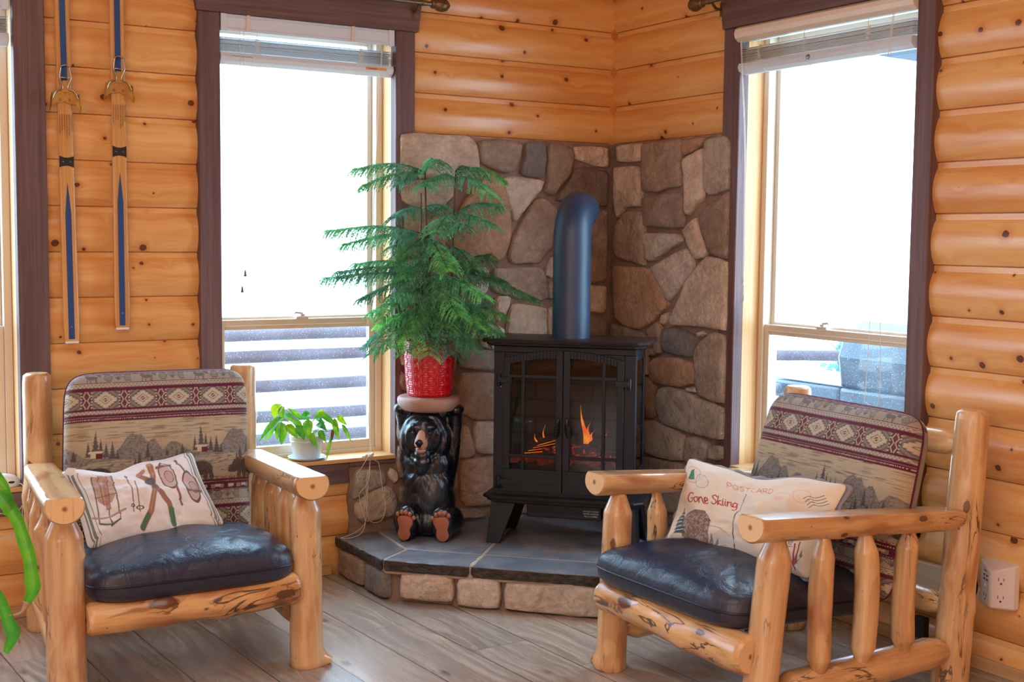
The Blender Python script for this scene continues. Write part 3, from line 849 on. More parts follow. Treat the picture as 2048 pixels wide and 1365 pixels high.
# ---- windows
def ring(mb, P, s0, s1, z0, z1, w, d0, d1, mat=0, wb=None, wt=None):
    wb = w if wb is None else wb; wt = w if wt is None else wt
    for a, b, c, e in ((s0, s0+w, z0, z1), (s1-w, s1, z0, z1), (s0+w, s1-w, z0, z0+wb), (s0+w, s1-w, z1-wt, z1)):
        p, q = P(a, d0, c), P(b, d1, e)
        box(mb, min(p[0],q[0]), max(p[0],q[0]), min(p[1],q[1]), max(p[1],q[1]), c, e, mat)
def flatpane(P, s0, s1, z0, z1, d, name, mat, parent, th=.004):
    mb = MB(); p, q = P(s0, d, z0), P(s1, d+th, z1)
    if th:
        box(mb, min(p[0],q[0]), max(p[0],q[0]), min(p[1],q[1]), max(p[1],q[1]), z0, z1)
    else:
        mb.add([P(s0,d,z0), P(s1,d,z0), P(s1,d,z1), P(s0,d,z1)], [(0,1,2,3)])
    return mb.build(name, mat, parent, sharp=30)
def window(num, P, w, lock_s):
    s0, s1 = w; r = bpy.data.objects.new('window_%d' % num, None); r.location = P((s0+s1)/2, .1, WZ0); COL.objects.link(r); r['kind'] = 'structure'
    zb, zm, zt = .502, 1.10, WZ1
    mb = MB(); ring(mb, P, s0, s1, zb-.012, zt, .030, .09, .175); mb.build('frame', M['vinyl'], r, sharp=30, bevel=.003)
    mb = MB(); ring(mb, P, s0+.03, s1-.03, zm-.02, zt-.03, .022, .135, .165, wb=.03); up = mb.build('upper_sash', M['vinyl'], r, sharp=30, bevel=.003)
    mb = MB(); ring(mb, P, s0+.03, s1-.03, zb+.012, zm, .028, .10, .132, wb=.042, wt=.042)
    p, q = P(s0+.05, .094, zm-.030), P(s1-.05, .1, zm-.022); box(mb, min(p[0],q[0]), max(p[0],q[0]), min(p[1],q[1]), max(p[1],q[1]), zm-.030, zm-.022)
    low = mb.build('lower_sash', M['vinyl'], r, sharp=30, bevel=.003)
    flatpane(P, s0+.05, s1-.05, zm, zt-.05, .148, 'pane', M['glass'], up, 0)
    flatpane(P, s0+.056, s1-.056, zb+.052, zm-.04, .115, 'pane', M['glass'], low, 0)
    flatpane(P, s0+.04, s1-.04, zb+.02, zm-.01, .158, 'screen', M['screen'], r, 0)
    mb = MB()
    p = P(lock_s-.028, .100, zm); q = P(lock_s+.028, .128, zm+.010); box(mb, min(p[0],q[0]), max(p[0],q[0]), min(p[1],q[1]), max(p[1],q[1]), zm, zm+.010)
    p = P(lock_s-.008, .104, zm+.01); q = P(lock_s+.012, .124, zm+.02); box(mb, min(p[0],q[0]), max(p[0],q[0]), min(p[1],q[1]), max(p[1],q[1]), zm+.01, zm+.02)
    tube(mb, [P(lock_s+.005, .112, zm+.022), P(lock_s-.03, .108, zm+.026), P(lock_s-.036, .106, zm+.020)], .005, 8)
    mb.build('sash_lock', M['plastic_pink'], low, sharp=30, bevel=.002)
window(1, PL, W1, -3.1); window(2, PL, W2, -1.55); window(3, PR, W3, -1.31); window(4, PL, W_ADDED, -4.65)  # the fourth window is out of view, added for its light
# ------------------------------------------------------------------ lettering helper (flat text turned into a thin mesh)
def text_mesh(txt, size, o, ax, ay, mat, name, parent, thick=.0004, align='LEFT', shear=0.0):
    cu = bpy.data.curves.new(name, 'FONT'); cu.body = txt; cu.size = size; cu.extrude = thick; cu.align_x = align; cu.shear = shear
    t = bpy.data.objects.new('tmp', cu); COL.objects.link(t)
    dg = bpy.context.evaluated_depsgraph_get(); dg.update()
    me = bpy.data.meshes.new_from_object(t.evaluated_get(dg))
    bpy.data.objects.remove(t)
    ax, ay = V(ax).normalized(), V(ay).normalized(); az = ax.cross(ay)
    mb = MB()
    mb.add([V(o) + ax*v.co.x + ay*v.co.y + az*v.co.z for v in me.vertices], [tuple(p.vertices) for p in me.polygons])
    bpy.data.meshes.remove(me)
    return mb.build(name, mat, parent, sharp=20)

# ------------------------------------------------------------------ blinds
def blind(P, s0, s1, name, label, cream=False, out=0.0, cords=(), ladders=(.2, .8), clips=True, sgn=1, brand=False):
    """sgn: direction along s in which the photo's left-to-right runs"""
    c = P((s0+s1)/2, -.02, 2.28)
    r = thing(name, label, 'window blind', c, 'raised window blinds')
    def bb(mb, a, b, d0, d1, z0, z1, mat=0):
        p, q = P(a, d0, z0), P(b, d1, z1)
        box(mb, min(p[0],q[0]), max(p[0],q[0]), min(p[1],q[1]), max(p[1],q[1]), z0, z1, mat)
    mb = MB(); bb(mb, s0+.01, s1-.01, -.02+out*.5, .03, 2.278, 2.325); mb.build('headrail', M['white'], r, sharp=30)
    mb = MB()
    if cream:      # rounded valance
        pr = [(-.012, 2.268), (-.030, 2.270), (-.047, 2.284), (-.052, 2.302), (-.047, 2.320), (-.030, 2.331), (-.012, 2.333)]
        prism(mb, [P(s0-.02, d+out, z) for d, z in pr], V(P(s1+.005, 0, 0))-V(P(s0-.02, 0, 0)))
    else:
        bb(mb, s0, s1, -.036, -.026, 2.268, 2.333)
        bb(mb, s0, s1, -.039, -.036, 2.276, 2.280); bb(mb, s0, s1, -.039, -.036, 2.319, 2.323)
        bb(mb, s1-.026, s1, -.041, -.026, 2.266, 2.334); bb(mb, s0, s0+.026, -.041, -.026, 2.266, 2.334)
    va = mb.build('valance', M['cream' if cream else 'white'], r, sharp=30, bevel=.002)
    if clips and not cream:
        for f in (.15, .75):
            mb = MB(); s = s0+(s1-s0)*f
            prism(mb, [P(s-.006, -.041, 2.335), P(s+.006, -.041, 2.335), P(s+.010, -.041, 2.272), P(s-.010, -.041, 2.272)], V(P(0,.004,0))-V(P(0,0,0)))
            mb.build('valance_clip', M['plastic_pink'], va, sharp=30)
    # stacked slats
    mb = MB(); rnd = random.Random(5); n = 11
    for i in range(n):
        z = 2.187 + i*.0052 + (.003 if i == n-1 else 0); j = rnd.uniform(-.003, .003)
        vs = []; K = 5
        for k in range(K+1):
            t = -1+2*k/K; d = -.025*t + j + out*.7; zz = z + .003*(1-t*t)
            vs += [P(s0+.004+j, d, zz), P(s1-.004+j, d, zz), P(s1-.004+j, d, zz+.0018), P(s0+.004+j, d, zz+.0018)]
        fs = []
        for k in range(K):
            a, b = 4*k, 4*k+4; fs += [(a,a+1,b+1,b), (a+3,b+3,b+2,a+2), (a,b,b+3,a+3), (a+1,a+2,b+2,b+1)]
        fs += [(0,3,2,1), (4*K,4*K+1,4*K+2,4*K+3)]
        mb.add(vs, fs)
    mb.build('slat_stack', M['slatcream' if cream else 'slatgrey'], r, sharp=30)
    # bottom rail
    mb = MB(); pr = [(-.030, 2.183), (-.037, 2.166), (-.030, 2.150), (-.010, 2.138), (.012, 2.138), (.022, 2.150), (.022, 2.183)]
    prism(mb, [P(s0, d+out*.8, z) for d, z in pr], V(P(s1, 0, 0))-V(P(s0, 0, 0)))
    br = mb.build('bottom_rail', M['white'], r, sharp=30, bevel=.002)
    for f in ladders:                                              # sleeves round the rail
        s = s0+(s1-s0)*f; e = .020; mb = MB(); pr2 = [(-.0305, 2.1845), (-.0385, 2.166), (-.031, 2.1485), (-.010, 2.1365), (-.008, 2.142), (-.026, 2.153), (-.033, 2.166)]
        prism(mb, [P(s-e, d+out*.8, z) for d, z in pr2], V(P(2*e, 0, 0))-V(P(0, 0, 0)))
        mb.build('rail_sleeve', M['white'], br, sharp=30)
    for f in ladders:                                              # bunched ladder cords
        s = s0+(s1-s0)*f; rr2 = random.Random(int(f*100)); mb = MB(); pts = [P(s, -.03+out, 2.27), P(s, -.034+out, 2.245)]
        for k in range(13): pts.append(P(s+(.013 if k % 2 else -.013)*rr2.uniform(.5, 1.1), -.034+out*.8-rr2.uniform(.0, .006), 2.243-.0044*k+rr2.uniform(-.002, .002)))
        pts.append(P(s, -.033+out*.8, 2.183))
        tube(mb, smooth_path(pts, 4), .0013, 6); mb.build('ladder_cord', M['cord'], r, sharp=180)
    for pts, tas, nm in cords:
        mb = MB()
        tube(mb, smooth_path(pts, 5), .0012, 6)
        co = mb.build(nm, M['cord'], r, sharp=180)
        if tas:
            mb = MB(); lathe(mb, [(.002, .018), (.0035, .014), (.0065, -.006), (.0062, -.008)], V(pts[-1])-V((0,0,.006)), 10)
            mb.build('tassel', M['cord'] if cream else M['bronze'], co, sharp=40)
    return r
o1 = -.004
lift = [
 ([PL(-1.235,-.03,2.27), PL(-1.262,-.032,1.9), PL(-1.285,-.034,1.4), PL(-1.312,-.036,1.0), PL(-1.306,-.040,.7), PL(-1.304,-.050,.54), PL(-1.318,-.055,.50), PL(-1.350,-.060,.455), PL(-1.372,-.062,.425), PL(-1.345,-.062,.375), PL(-1.33,-.062,.33), PL(-1.32,-.064,.37), PL(-1.312,-.062,.44), PL(-1.305,-.058,.49)], None, 'lift_cord'),
 ([PL(-1.240,-.03,2.27), PL(-1.268,-.034,1.8), PL(-1.300,-.036,1.2), PL(-1.296,-.040,.7), PL(-1.296,-.052,.51), PL(-1.268,-.062,.475), PL(-1.256,-.066,.40), PL(-1.248,-.068,.335), PL(-1.235,-.068,.28), PL(-1.252,-.068,.225), PL(-1.290,-.070,.215), PL(-1.318,-.070,.235), PL(-1.330,-.070,.30), PL(-1.328,-.068,.38), PL(-1.316,-.062,.45)], None, 'lift_cord'),
 ([PL(-1.308,-.060,.475), PL(-1.312,-.066,.42), PL(-1.330,-.068,.38), PL(-1.362,-.070,.345), PL(-1.352,-.075,.28), PL(-1.340,-.085,.225), PL(-1.368,-.10,.182), PL(-1.425,-.12,.173), PL(-1.462,-.10,.173), PL(-1.425,-.085,.174), PL(-1.372,-.078,.19), PL(-1.335,-.074,.225), PL(-1.325,-.07,.30), PL(-1.32,-.068,.38)], None, 'lift_cord'),
]
b2 = blind(PL, -1.948, -1.185, 'window_blind', 'white raised slat blind with orange sticker over window left of the stone corner', cords=[
 ([PL(-1.868,-.035,2.268), PL(-1.866,-.037,1.9), PL(-1.866,-.037,1.235)], True, 'tilt_cord'),
 ([PL(-1.852,-.035,2.268), PL(-1.852,-.037,1.9), PL(-1.853,-.037,1.300)], True, 'tilt_cord')] + lift)
mb = MB(); box(mb, -1.315, -1.222, -.0390, -.0345, 2.160, 2.171); st = mb.build('warning_sticker', simple('orange_sticker', lin(230,160,110), .6), b2, sharp=30); st['label'] = 'orange warning sticker'
text_mesh('WARNING', .008, PL(-1.305,-.0394,2.1620), (1,0,0), (0,0,1), M['ink'], 'sticker_text', st)
mb = MB(); tube(mb, smooth_path([PL(-1.905+.011*k, -.0375, 2.168+(.0035 if k % 2 else -.002)*(1 if k < 5 else .6)) for k in range(9)], 4), .0008, 5); mb.build('maker_mark', M['steel'], b2, sharp=180)
for p in ((-1.302,-.062,.512), (-1.330,-.06,.508)):
    mb = MB(); lathe(mb, [(.003,-.012),(.009,-.010),(.008,.010),(.003,.012)], p, 8, axis=(.8,.3,.4)); mb.build('cord_tassel', M['cord'], b2, sharp=30)
b3 = blind(PR, -1.86, -.945, 'window_blind', 'white raised slat blind with cream rounded valance over right-hand window', cream=True, out=-.022, ladders=(.22, .58, .86), cords=[
 ([PR(-.985,-.075,2.268), PR(-.99,-.07,2.15), PR(-1.0,-.052,1.8), PR(-1.008,-.05,1.285)], True, 'tilt_cord'),
 ([PR(-.99,-.075,2.268), PR(-.995,-.07,2.15), PR(-1.006,-.052,1.8), PR(-1.014,-.05,1.215)], True, 'tilt_cord'),
 ([PR(-1.795,-.075,2.268), PR(-1.775,-.07,2.15), PR(-1.745,-.05,1.95), PR(-1.735,-.05,1.65), PR(-1.728,-.05,1.50), PR(-1.715,-.05,1.3), PR(-1.70,-.05,.95), PR(-1.695,-.05,.86)], None, 'lift_cord'),
 ([PR(-1.80,-.075,2.268), PR(-1.785,-.07,2.15), PR(-1.765,-.05,1.95), PR(-1.752,-.05,1.66), PR(-1.765,-.05,1.5), PR(-1.752,-.05,1.3), PR(-1.768,-.05,.95), PR(-1.75,-.05,.84), PR(-1.70,-.05,.86)], None, 'lift_cord')])
mb = MB(); ellipsoid(mb, (-.0535,-1.352,2.164), (.004,.012,.010)); mb.build('maker_badge', M['steel'], b3)
blind(PL, -3.48, -2.742, 'window_blind', 'white raised slat blind in far-left window beside the skis')

# ------------------------------------------------------------------ curtain rods with acorn finials
def rod(P, s_tip, sdir, s_far, zr, label, d=-.105):
    r = thing('curtain_rod', label, 'curtain rod', P(s_tip, d, zr), 'curtain rods over the windows')
    def Q(s, dd=0, z=0): return P(s, d+dd, zr+z)
    mb = MB(); tube(mb, [Q(s_tip - sdir*.115), Q(s_far)], .0095, 16); mb.build('pole', M['brass'], r, sharp=50)
    mb = MB(); ax = V(Q(1))-V(Q(0)); ax *= sdir
    lathe(mb, [(.0115,-.135),(.0125,-.133),(.0125,-.118),(.0115,-.116)], Q(s_tip), 16, axis=ax)
    lathe(mb, [(.011,-.116),(.011,-.088)], Q(s_tip), 16, axis=ax)
    mb.build('collar', M['brass'], r, sharp=40)
    mb = MB()
    pr = [(.012,-.092),(.019,-.086),(.020,-.078),(.015,-.074),(.024,-.062),(.0295,-.044),(.028,-.028),(.019,-.012),(.007,-.002),(.001,.002)]
    lathe(mb, pr, Q(s_tip), 28, axis=ax, rfun=lambda a, h: 1 + (.075*math.sin(a*9 + h*260)*math.sin(h*330) if -.072 < h < -.006 else 0))
    mb.build('finial', M['bronze'], r, sharp=60)
    mb = MB()
    tube(mb, [Q(s_tip-sdir*.150, 0, -.010), Q(s_tip-sdir*.150, .02, -.03), Q(s_tip-sdir*.150, .052, -.034)], .006, 8)
    p, q = P(s_tip-sdir*.142, -.056, zr-.060), P(s_tip-sdir*.160, -.046, zr-.005)
    box(mb, min(p[0],q[0]), max(p[0],q[0]), min(p[1],q[1]), max(p[1],q[1]), zr-.060, zr-.005)
    mb.build('bracket', M['bronze'], r, sharp=40, bevel=.001)
rod(PL, -.953, 1, -2.10, 2.450, 'pewter curtain rod with acorn finial above the window beside the skis')
rod(PR, -.685, 1, -2.10, 2.450, 'pewter curtain rod with acorn finial above the right-hand window')

# ------------------------------------------------------------------ skis on the wall
def ski(sx, ztip, zbind, label, lean=0.0, zheel=0.0):
    y0, y1 = -.062, -.048
    r = thing('wooden_ski', label, 'ski', (sx, y1, ztip), 'pair of wooden skis on the wall')
    def X(z): return sx + lean*(z-ztip)
    # body: tail at the bottom, runs up out of the frame to an upturned tip
    mb = MB(); zs = [ztip, ztip+.01, ztip+.05, ztip+.12, ztip+.4, ztip+.8, ztip+1.2, ztip+1.6]; ws = [.024,.0255,.0275,.0285,.0265,.0255,.026,.0265]
    zs = [z for z in zs if z < 2.75] + [2.75]; ws = ws[:len(zs)-1] + [.0265]
    vs = []; fs = []
    for z, w in zip(zs, ws):
        x = X(z); th = .004 + .010*min(1, (z-ztip)/.3)
        for dx, y in ((-w, y1), (-w, y0+.003), (-w+.005, y0), (w-.005, y0), (w, y0+.003), (w, y1)): vs.append((x+dx, y, z))
    for i in range(len(zs)-1):
        for k in range(6): fs.append((i*6+k, i*6+(k+1) % 6, i*6+6+(k+1) % 6, i*6+6+k))
    fs += [tuple(range(6))[::-1], tuple(range(len(vs)-6, len(vs)))]
    mb.add(vs, fs, 0, [(p[2], p[0], p[1]) for p in vs])
    mb.build('ski_body', M['ski_wood'], r, sharp=30)
    # wall pegs behind the ski
    for zp in (.5, 1.2):
        mb = MB(); tube(mb, [(X(ztip+zp), y1, ztip+zp), (X(ztip+zp), -.01, ztip+zp)], .006, 8); mb.build('mounting_peg', M['steel'], r)
    yf = y0-.0012
    def strip(name, pts, mat, th=.002):
        mb = MB(); prism(mb, [(a, yf, b) for a, b in pts], (0, th, 0)); return mb.build(name, mat, r, sharp=30)
    h = .011
    zt = zheel-.075
    s = strip('blue_inlay', [(X(ztip+.012)-h*1.05, ztip+.012), (X(ztip+.012)+h*.95, ztip+.012), (X(zt-.12)+h, zt-.12), (X(zt), zt), (X(zt-.12)-h, zt-.12)], M['ski_blue']); s['label'] = 'blue inlaid stripe'
    s = strip('blue_inlay', [(X(zbind+.03)-h, zbind+.03), (X(zbind+.03)+h, zbind+.03), (X(2.75)+h, 2.75), (X(2.75)-h, 2.75)], M['ski_blue']); s['label'] = 'blue inlaid stripe'
    e = strip('tail_tip', [(X(ztip)-.024, ztip-.004), (X(ztip)+.024, ztip-.004), (X(ztip)+.0245, ztip+.004), (X(ztip)-.0245, ztip+.004)], M['plastic'], .012)
    mb = MB(); lathe(mb, [(.0035,0),(.0035,.002)], (X(ztip+.06), yf-.001, ztip+.06), 8, axis=(0,1,0)); mb.build('rivet', M['chrome'], r)
    # heel plate
    hp = []
    for t in range(9): a = -1+2*t/8; hp.append((X(zheel)+.026*a, zheel+.022-.007*(1-a*a)))
    for t in range(9): a = 1-2*t/8; hp.append((X(zheel)+.026*a, zheel-.022+.007*(1-a*a)))
    hpl = strip('heel_plate', hp, M['rubber'], .003)
    for dx in (-.013, .013):
        mb = MB(); lathe(mb, [(.003,0),(.003,.002)], (X(zheel)+dx, yf-.0015, zheel), 8, axis=(0,1,0)); mb.build('heel_screw', M['chrome'], hpl)
    # binding: gold toe plate with ears, chrome wire bail
    zb = zbind; xb = X(zb)
    pl = [(-.019,.012),(-.030,.016),(-.043,.008),(-.049,-.012),(-.054,-.060),(-.046,-.045),(-.030,-.033),(-.014,-.034),(0,-.027),(.014,-.036),(.024,-.037),(.036,-.036),(.046,-.048),(.054,-.066),(.050,-.014),(.043,.006),(.030,.014),(.018,.013)]
    mb = MB(); prism(mb, [(xb+a, yf-.004, zb+b) for a, b in pl], (0, .005, 0)); bd = mb.build('toe_binding', M['gold'], r, sharp=30, bevel=.0006); bd['label'] = 'gold toe binding plate'
    for sg in (-1, 1):
        mb = MB(); prism(mb, [(xb+sg*.046, yf-.004, zb+.004), (xb+sg*.050, yf-.004, zb-.016), (xb+sg*.055, yf-.004, zb-.066), (xb+sg*.051, yf-.030, zb-.045), (xb+sg*.047, yf-.028, zb-.006)], (sg*.002, 0, 0))
        mb.build('binding_ear', M['gold'], bd, sharp=30)
    mb = MB()
    for sg in (-1, 1):
        tube(mb, smooth_path([(xb+sg*.014, yf-.012, zb+.100), (xb+sg*.021, yf-.014, zb+.062), (xb+sg*.010, yf-.010, zb+.030), (xb+sg*.012, yf-.010, zb+.018), (xb+sg*.034, yf-.012, zb+.008), (xb+sg*.048, yf-.014, zb-.022)], 6), .0028, 8)
    tube(mb, smooth_path([(xb-.014, yf-.012, zb+.100), (xb, yf-.012, zb+.106), (xb+.014, yf-.012, zb+.100)], 5), .0028, 8)
    tube(mb, [(xb-.024, yf-.012, zb+.060), (xb+.024, yf-.012, zb+.058)], .0022, 8)
    mb.build('wire_bail', M['chrome'], bd, sharp=180)
    mb = MB()
    prism(mb, [(xb-.009, yf-.008, zb+.050), (xb+.009, yf-.008, zb+.050), (xb+.014, yf-.008, zb+.006), (xb-.014, yf-.008, zb+.006)], (0,.006,0)); mb.build('latch', M['gold'], bd, sharp=30, bevel=.001)
    for dx, dz, rs in ((-.018,-.022,.0055), (.016,-.022,.0055), (-.018,0,.0025), (0,0,.0025), (.017,0,.0025)):
        mb = MB(); lathe(mb, [(rs,0),(rs,.003)], (xb+dx, yf-.0055, zb+dz), 12, axis=(0,1,0)); mb.build('screw', M['chrome'], bd, sharp=30)
    # small running text, set sideways
    lines = ['CARE OF WAXED SKIS', 'apply tar to the running surface', 'then grip wax as the snow requires', 'wet snow use soft wax', 'dry snow use hard wax', 'store skis in a cool dry place']
    for i, t in enumerate(lines):
        xx = xb + .021 - i*.0085
        text_mesh(t, .0062, (xx, yf-.0012, zb-.075), (0,0,-1), (1,0,0), M['ink'], 'instruction_text', r, .0003)
ski(-2.547+.003, 1.043, 1.972, 'wooden ski with blue stripe, hung lower, nearer the left window', -.012, 1.722)
ski(-2.358+.004, 1.090, 2.020, 'wooden ski with blue stripe, hung higher, nearer the middle window', -.004, 1.768)

# ------------------------------------------------------------------ small things on the walls and sills
r = thing('charger_puck', 'white rounded plastic gadget with black slot on the left window sill', 'gadget', (-2.775, -.035, .502))
mb = MB(); ellipsoid(mb, (-2.785,-.010,.518), (.055,.030,.034), Matrix.Rotation(.12, 3, 'Y'), 28, 14)
vs = [(x, y, max(.5025, z)) for x, y, z in mb.v]; mb.v = vs; mb.build('housing', M['plastic'], r, sharp=50)
mb = MB(); ellipsoid(mb, (-2.768,-.0385,.522), (.012,.003,.0045)); mb.build('slot', M['rubber'], r)
mb = MB(); tube(mb, smooth_path([(-2.74,-.03,.515),(-2.728,-.05,.50),(-2.735,-.06,.42),(-2.74,-.06,.36),(-2.78,-.06,.325),(-2.85,-.06,.315)], 6), .0017, 6); mb.build('lead', M['cord'], r, sharp=180)
mb = MB(); tube(mb, smooth_path([(-2.73,-.055,.44),(-2.76,-.058,.405),(-2.80,-.058,.41),(-2.9,-.058,.42)], 6), .0015, 6); mb.build('lead', M['cord'], r, sharp=180)

r = thing('outlet_adapter', 'white wedge-shaped multi-outlet power adapter on the right log wall', 'power adapter', (-.03, -2.305, .25))
pts = [(-.030,-2.236),(-.062,-2.262),(-.072,-2.300),(-.060,-2.338),(-.030,-2.375)]
# wedge: two angled faces meeting at a central ridge
mb = MB(); z0, z1 = .238, .392; RX = -.085
pr = [(-.02,-2.232),(-.045,-2.236),(RX,-2.306),(-.045,-2.372),(-.02,-2.376)]
vs = [(x, y, z0) for x, y in pr] + [(x, y, z1 - (.030 if x == RX else .0)) for x, y in pr]
n = 5; mb.add(vs, [tuple(range(n))[::-1], tuple(range(n, 2*n))] + [(i, (i+1) % n, n+(i+1) % n, n+i) for i in range(n)])
mb.build('housing', M['plastic_pink'], r, sharp=30, bevel=.007)
def face(y, z, side):
    # point on the left (side 0) or right (side 1) face
    a, b = (V((-.045,-2.236,0)), V((RX,-2.306,0))) if side == 0 else (V((RX,-2.306,0)), V((-.045,-2.372,0)))
    p = a.lerp(b, y); nrm = V(((b-a).y, -(b-a).x, 0)).normalized()
    if nrm.x > 0: nrm = -nrm
    return p + V((0,0,z)), (b-a).normalized(), nrm
def slot(y, z, side, w, h, mat, name):
    p, t, nrm = face(y, z, side); mb = MB()
    obox(mb, p - t*w/2 - V((0,0,h/2)) - nrm*.002, t*w, nrm*.0026, V((0,0,h))); mb.build(name, mat, r, sharp=30)
for y, z in ((.40,.350),(.68,.350),(.40,.336),(.68,.336)): slot(y, z-.008, 0, .013, .0052, M['rubber'], 'usb_port')
slot(.52, .309, 0, .008, .008, simple('blue_led', lin(120,120,225), .4, emis=(.25,.25,1,1), emis_s=.4), 'led')
for y, z, sd in ((.54,.275,0), (.45,.340,1), (.45,.280,1)):
    for dx in (-.11, .11): slot(y+dx, z, sd, .0022, .010, M['rubber'], 'socket_slot')
    slot(y, z-.014, sd, .006, .006, M['rubber'], 'socket_slot')
pp, t, nrm = face(.36, .354, 0)
text_mesh('LVETEK', .0075, pp + nrm*.0008, t, (0,0,1), M['steel'], 'maker_mark', r, .0003)

r = thing('extension_lead', 'black power lead and plug running from the wall adapter behind the right chair', 'cord', (-.05, -2.215, .25))
mb = MB(); ellipsoid(mb, (-.055,-2.214,.285), (.018,.017,.036)); mb.build('plug', M['rubber'], r)
mb = MB(); tube(mb, smooth_path([(-.055,-2.214,.26),(-.055,-2.205,.225),(-.06,-2.17,.20),(-.06,-2.05,.192),(-.06,-1.87,.160),(-.075,-1.60,.09),(-.12,-1.48,.02),(-.2,-1.50,.006),(-.45,-1.52,.006)], 6), .0045, 8)
mb.build('lead', M['rubber'], r, sharp=180)
mb = MB(); tube(mb, smooth_path([(-.085,-1.36,.171),(-.2,-1.2,.171),(-.3,-.98,.171),(-.34,-.80,.172),(-.30,-.60,.18),(-.26,-.52,.25)], 6), .004, 8)
tag(mb.build('heater_lead', M['rubber'], None, sharp=180), 'black cord lying on the hearth from the back of the stove', 'cord')
mb = MB(); board(mb, PR, -2.10, -1.60, .152, .322, d0=-.052, d1=-.029, vert=False)
tag(mb.build('pine_board', M['palepine'], None, sharp=30, bevel=.003), 'pale unfinished pine board against the wall behind the right chair', 'board')
r = thing('power_strip', 'black power strip standing against wall low behind the right chair', 'power strip', (-.06, -2.01, .0))
mb = MB(); box(mb, -.085, -.052, -2.035, -1.985, 0, .130); mb.build('housing', M['rubber'], r, sharp=30, bevel=.004)
mb = MB(); tube(mb, [(-.0865, -2.010+.010*math.cos(a*PI/8), .045+.010*math.sin(a*PI/8)) for a in range(16)], .002, 6, closed=True); mb.build('power_symbol', M['steel'], r, sharp=180)

# ------------------------------------------------------------------ outdoors
mb = MB()
mb.add([(-60,.3,-.9),(60,.3,-.9),(60,14,-.9),(-60,14,-.9),(-60,60,6),(60,60,6)], [(0,1,2,3),(3,2,5,4)])
mb.add([(.3,-60,-.9),(.3,.3,-.9),(60,.3,-.9),(60,-60,-.9)], [(0,1,2,3)])
mb.build('hillside', M['snow'], kind='structure')
mb = MB(); box(mb, -6, .21, .21, 2.15, -.22, -.16); box(mb, .21, 2.4, -4, 2.15, -.22, -.16); mb.build('deck_floor', M['deck'], kind='structure', sharp=30)
def fence(name, label, p0, p1, zs, posts, r0=.036):
    p0, p1 = V(p0), V(p1); d = p1-p0
    rt = thing(name, label, 'deck railing', ((p0+p1)/2).to_tuple(), 'deck railings outside')
    for i, z in enumerate(zs):
        mb = MB(); log(mb, p0+V((0,0,z)), p1+V((0,0,z)), r0, r0*1.05, seed=i+60, seg=14, n=24, amp=.10); mb.build('rail', [M['rail_out'], M['rail_out']], rt, sharp=60)
    for f in posts:
        mb = MB(); q = p0+d*f; log(mb, q+V((0,.05,-.2)), q+V((0,.05,.98)), .06, .055, seed=f*9, seg=14, n=10); mb.build('post', [M['rail_out'], M['end']], rt, sharp=60)
fence('deck_railing', 'dark log deck railing outside the window beside the skis', (-4.6,2.2,0), (.9,2.2,0), (.865,.735,.555,.372,.232), (.02,.38,.95))
fence('deck_railing', 'dark log deck railing seen through the right-hand window', (1.95,1.37,0), (3.6,.455,0), (.70,.48,.27), (.98,))
r = thing('gas_grill', 'black gas barbecue grill on the deck outside the right-hand window', 'grill', (1.45, -.2, -.16))
mb = MB(); pr = [(1.25,.70),(1.22,.86),(1.26,.98),(1.40,1.04),(1.62,.98),(1.68,.80),(1.68,.70)]
prism(mb, [(x, -.30, z) for x, z in pr], (0,-.62,0)); mb.build('hood', M['grill'], r, sharp=25, bevel=.02)
mb = MB(); box(mb, 1.24, 1.68, -.92, -.30, .46, .70); mb.build('firebox', M['grill'], r, sharp=30, bevel=.02)
mb = MB(); prism(mb, [(1.26,.20,.700),(1.26,-.30,.700),(1.66,-.30,.700),(1.66,.20,.700)], (0,0,.022)); mb.build('side_shelf', M['grill_shelf'], r, sharp=30, bevel=.006)
mb = MB(); prism(mb, [(1.24,.25,.60),(1.24,-.30,.60),(1.24,-.30,.695),(1.24,.25,.695)], (.42,0,0)); lathe(mb, [(.03,0),(.03,.03)], (1.23,.12,.65), 12, axis=(-1,0,0)); mb.build('side_burner', M['grill'], r, sharp=30, bevel=.02)
mb = MB(); box(mb, 1.28, 1.64, -.9, .12, -.10, .46); mb.build('cart', M['grill'], r, sharp=30, bevel=.01)
for x, y in ((1.3,.10),(1.62,.10),(1.3,-.88),(1.62,-.88)):
    mb = MB(); lathe(mb, [(.03,-.012),(.045,-.008),(.045,.008),(.03,.012)], (x,y,-.115), 14, axis=(0,1,0)); mb.build('wheel', M['rubber'], r, sharp=30)
mb = MB(); prism(mb, [(1.5,-.10,2.475),(1.5,-.52,2.45),(1.5,-3.5,2.2),(1.5,-3.5,2.08),(1.5,-.52,2.36),(1.5,-.26,2.42)], (1.6,0,.3)); mb.build('porch_eave', M['grill'], kind='structure', sharp=30)
def shrub(c, r, n, label, name='evergreen_bush'):
    rnd = random.Random(int(c[1]*10)); mb = MB()
    for _ in range(n):
        d = V((rnd.gauss(0,1), rnd.gauss(0,1), rnd.gauss(0,.7))).normalized()*rnd.uniform(.55, 1)
        p = V((c[0]+d.x*r[0], c[1]+d.y*r[1], c[2]+d.z*r[2])); s = .06
        a = V((rnd.gauss(0,1), rnd.gauss(0,1), rnd.gauss(0,1))).normalized()*s; b = V((rnd.gauss(0,1), rnd.gauss(0,1), rnd.gauss(0,1))).normalized()*s
        mb.add([p, p+a, p+a+b, p+b], [(0,1,2,3)], 0, None, (.6+rnd.random()*.5,)*3+(1,))
    tag(mb.build(name, M['bush'], None), label, 'bush')
shrub((6, 3.75, .20), (.5,.6,.48), 1500, 'pale blue-green bush beyond the deck seen through the right-hand window')
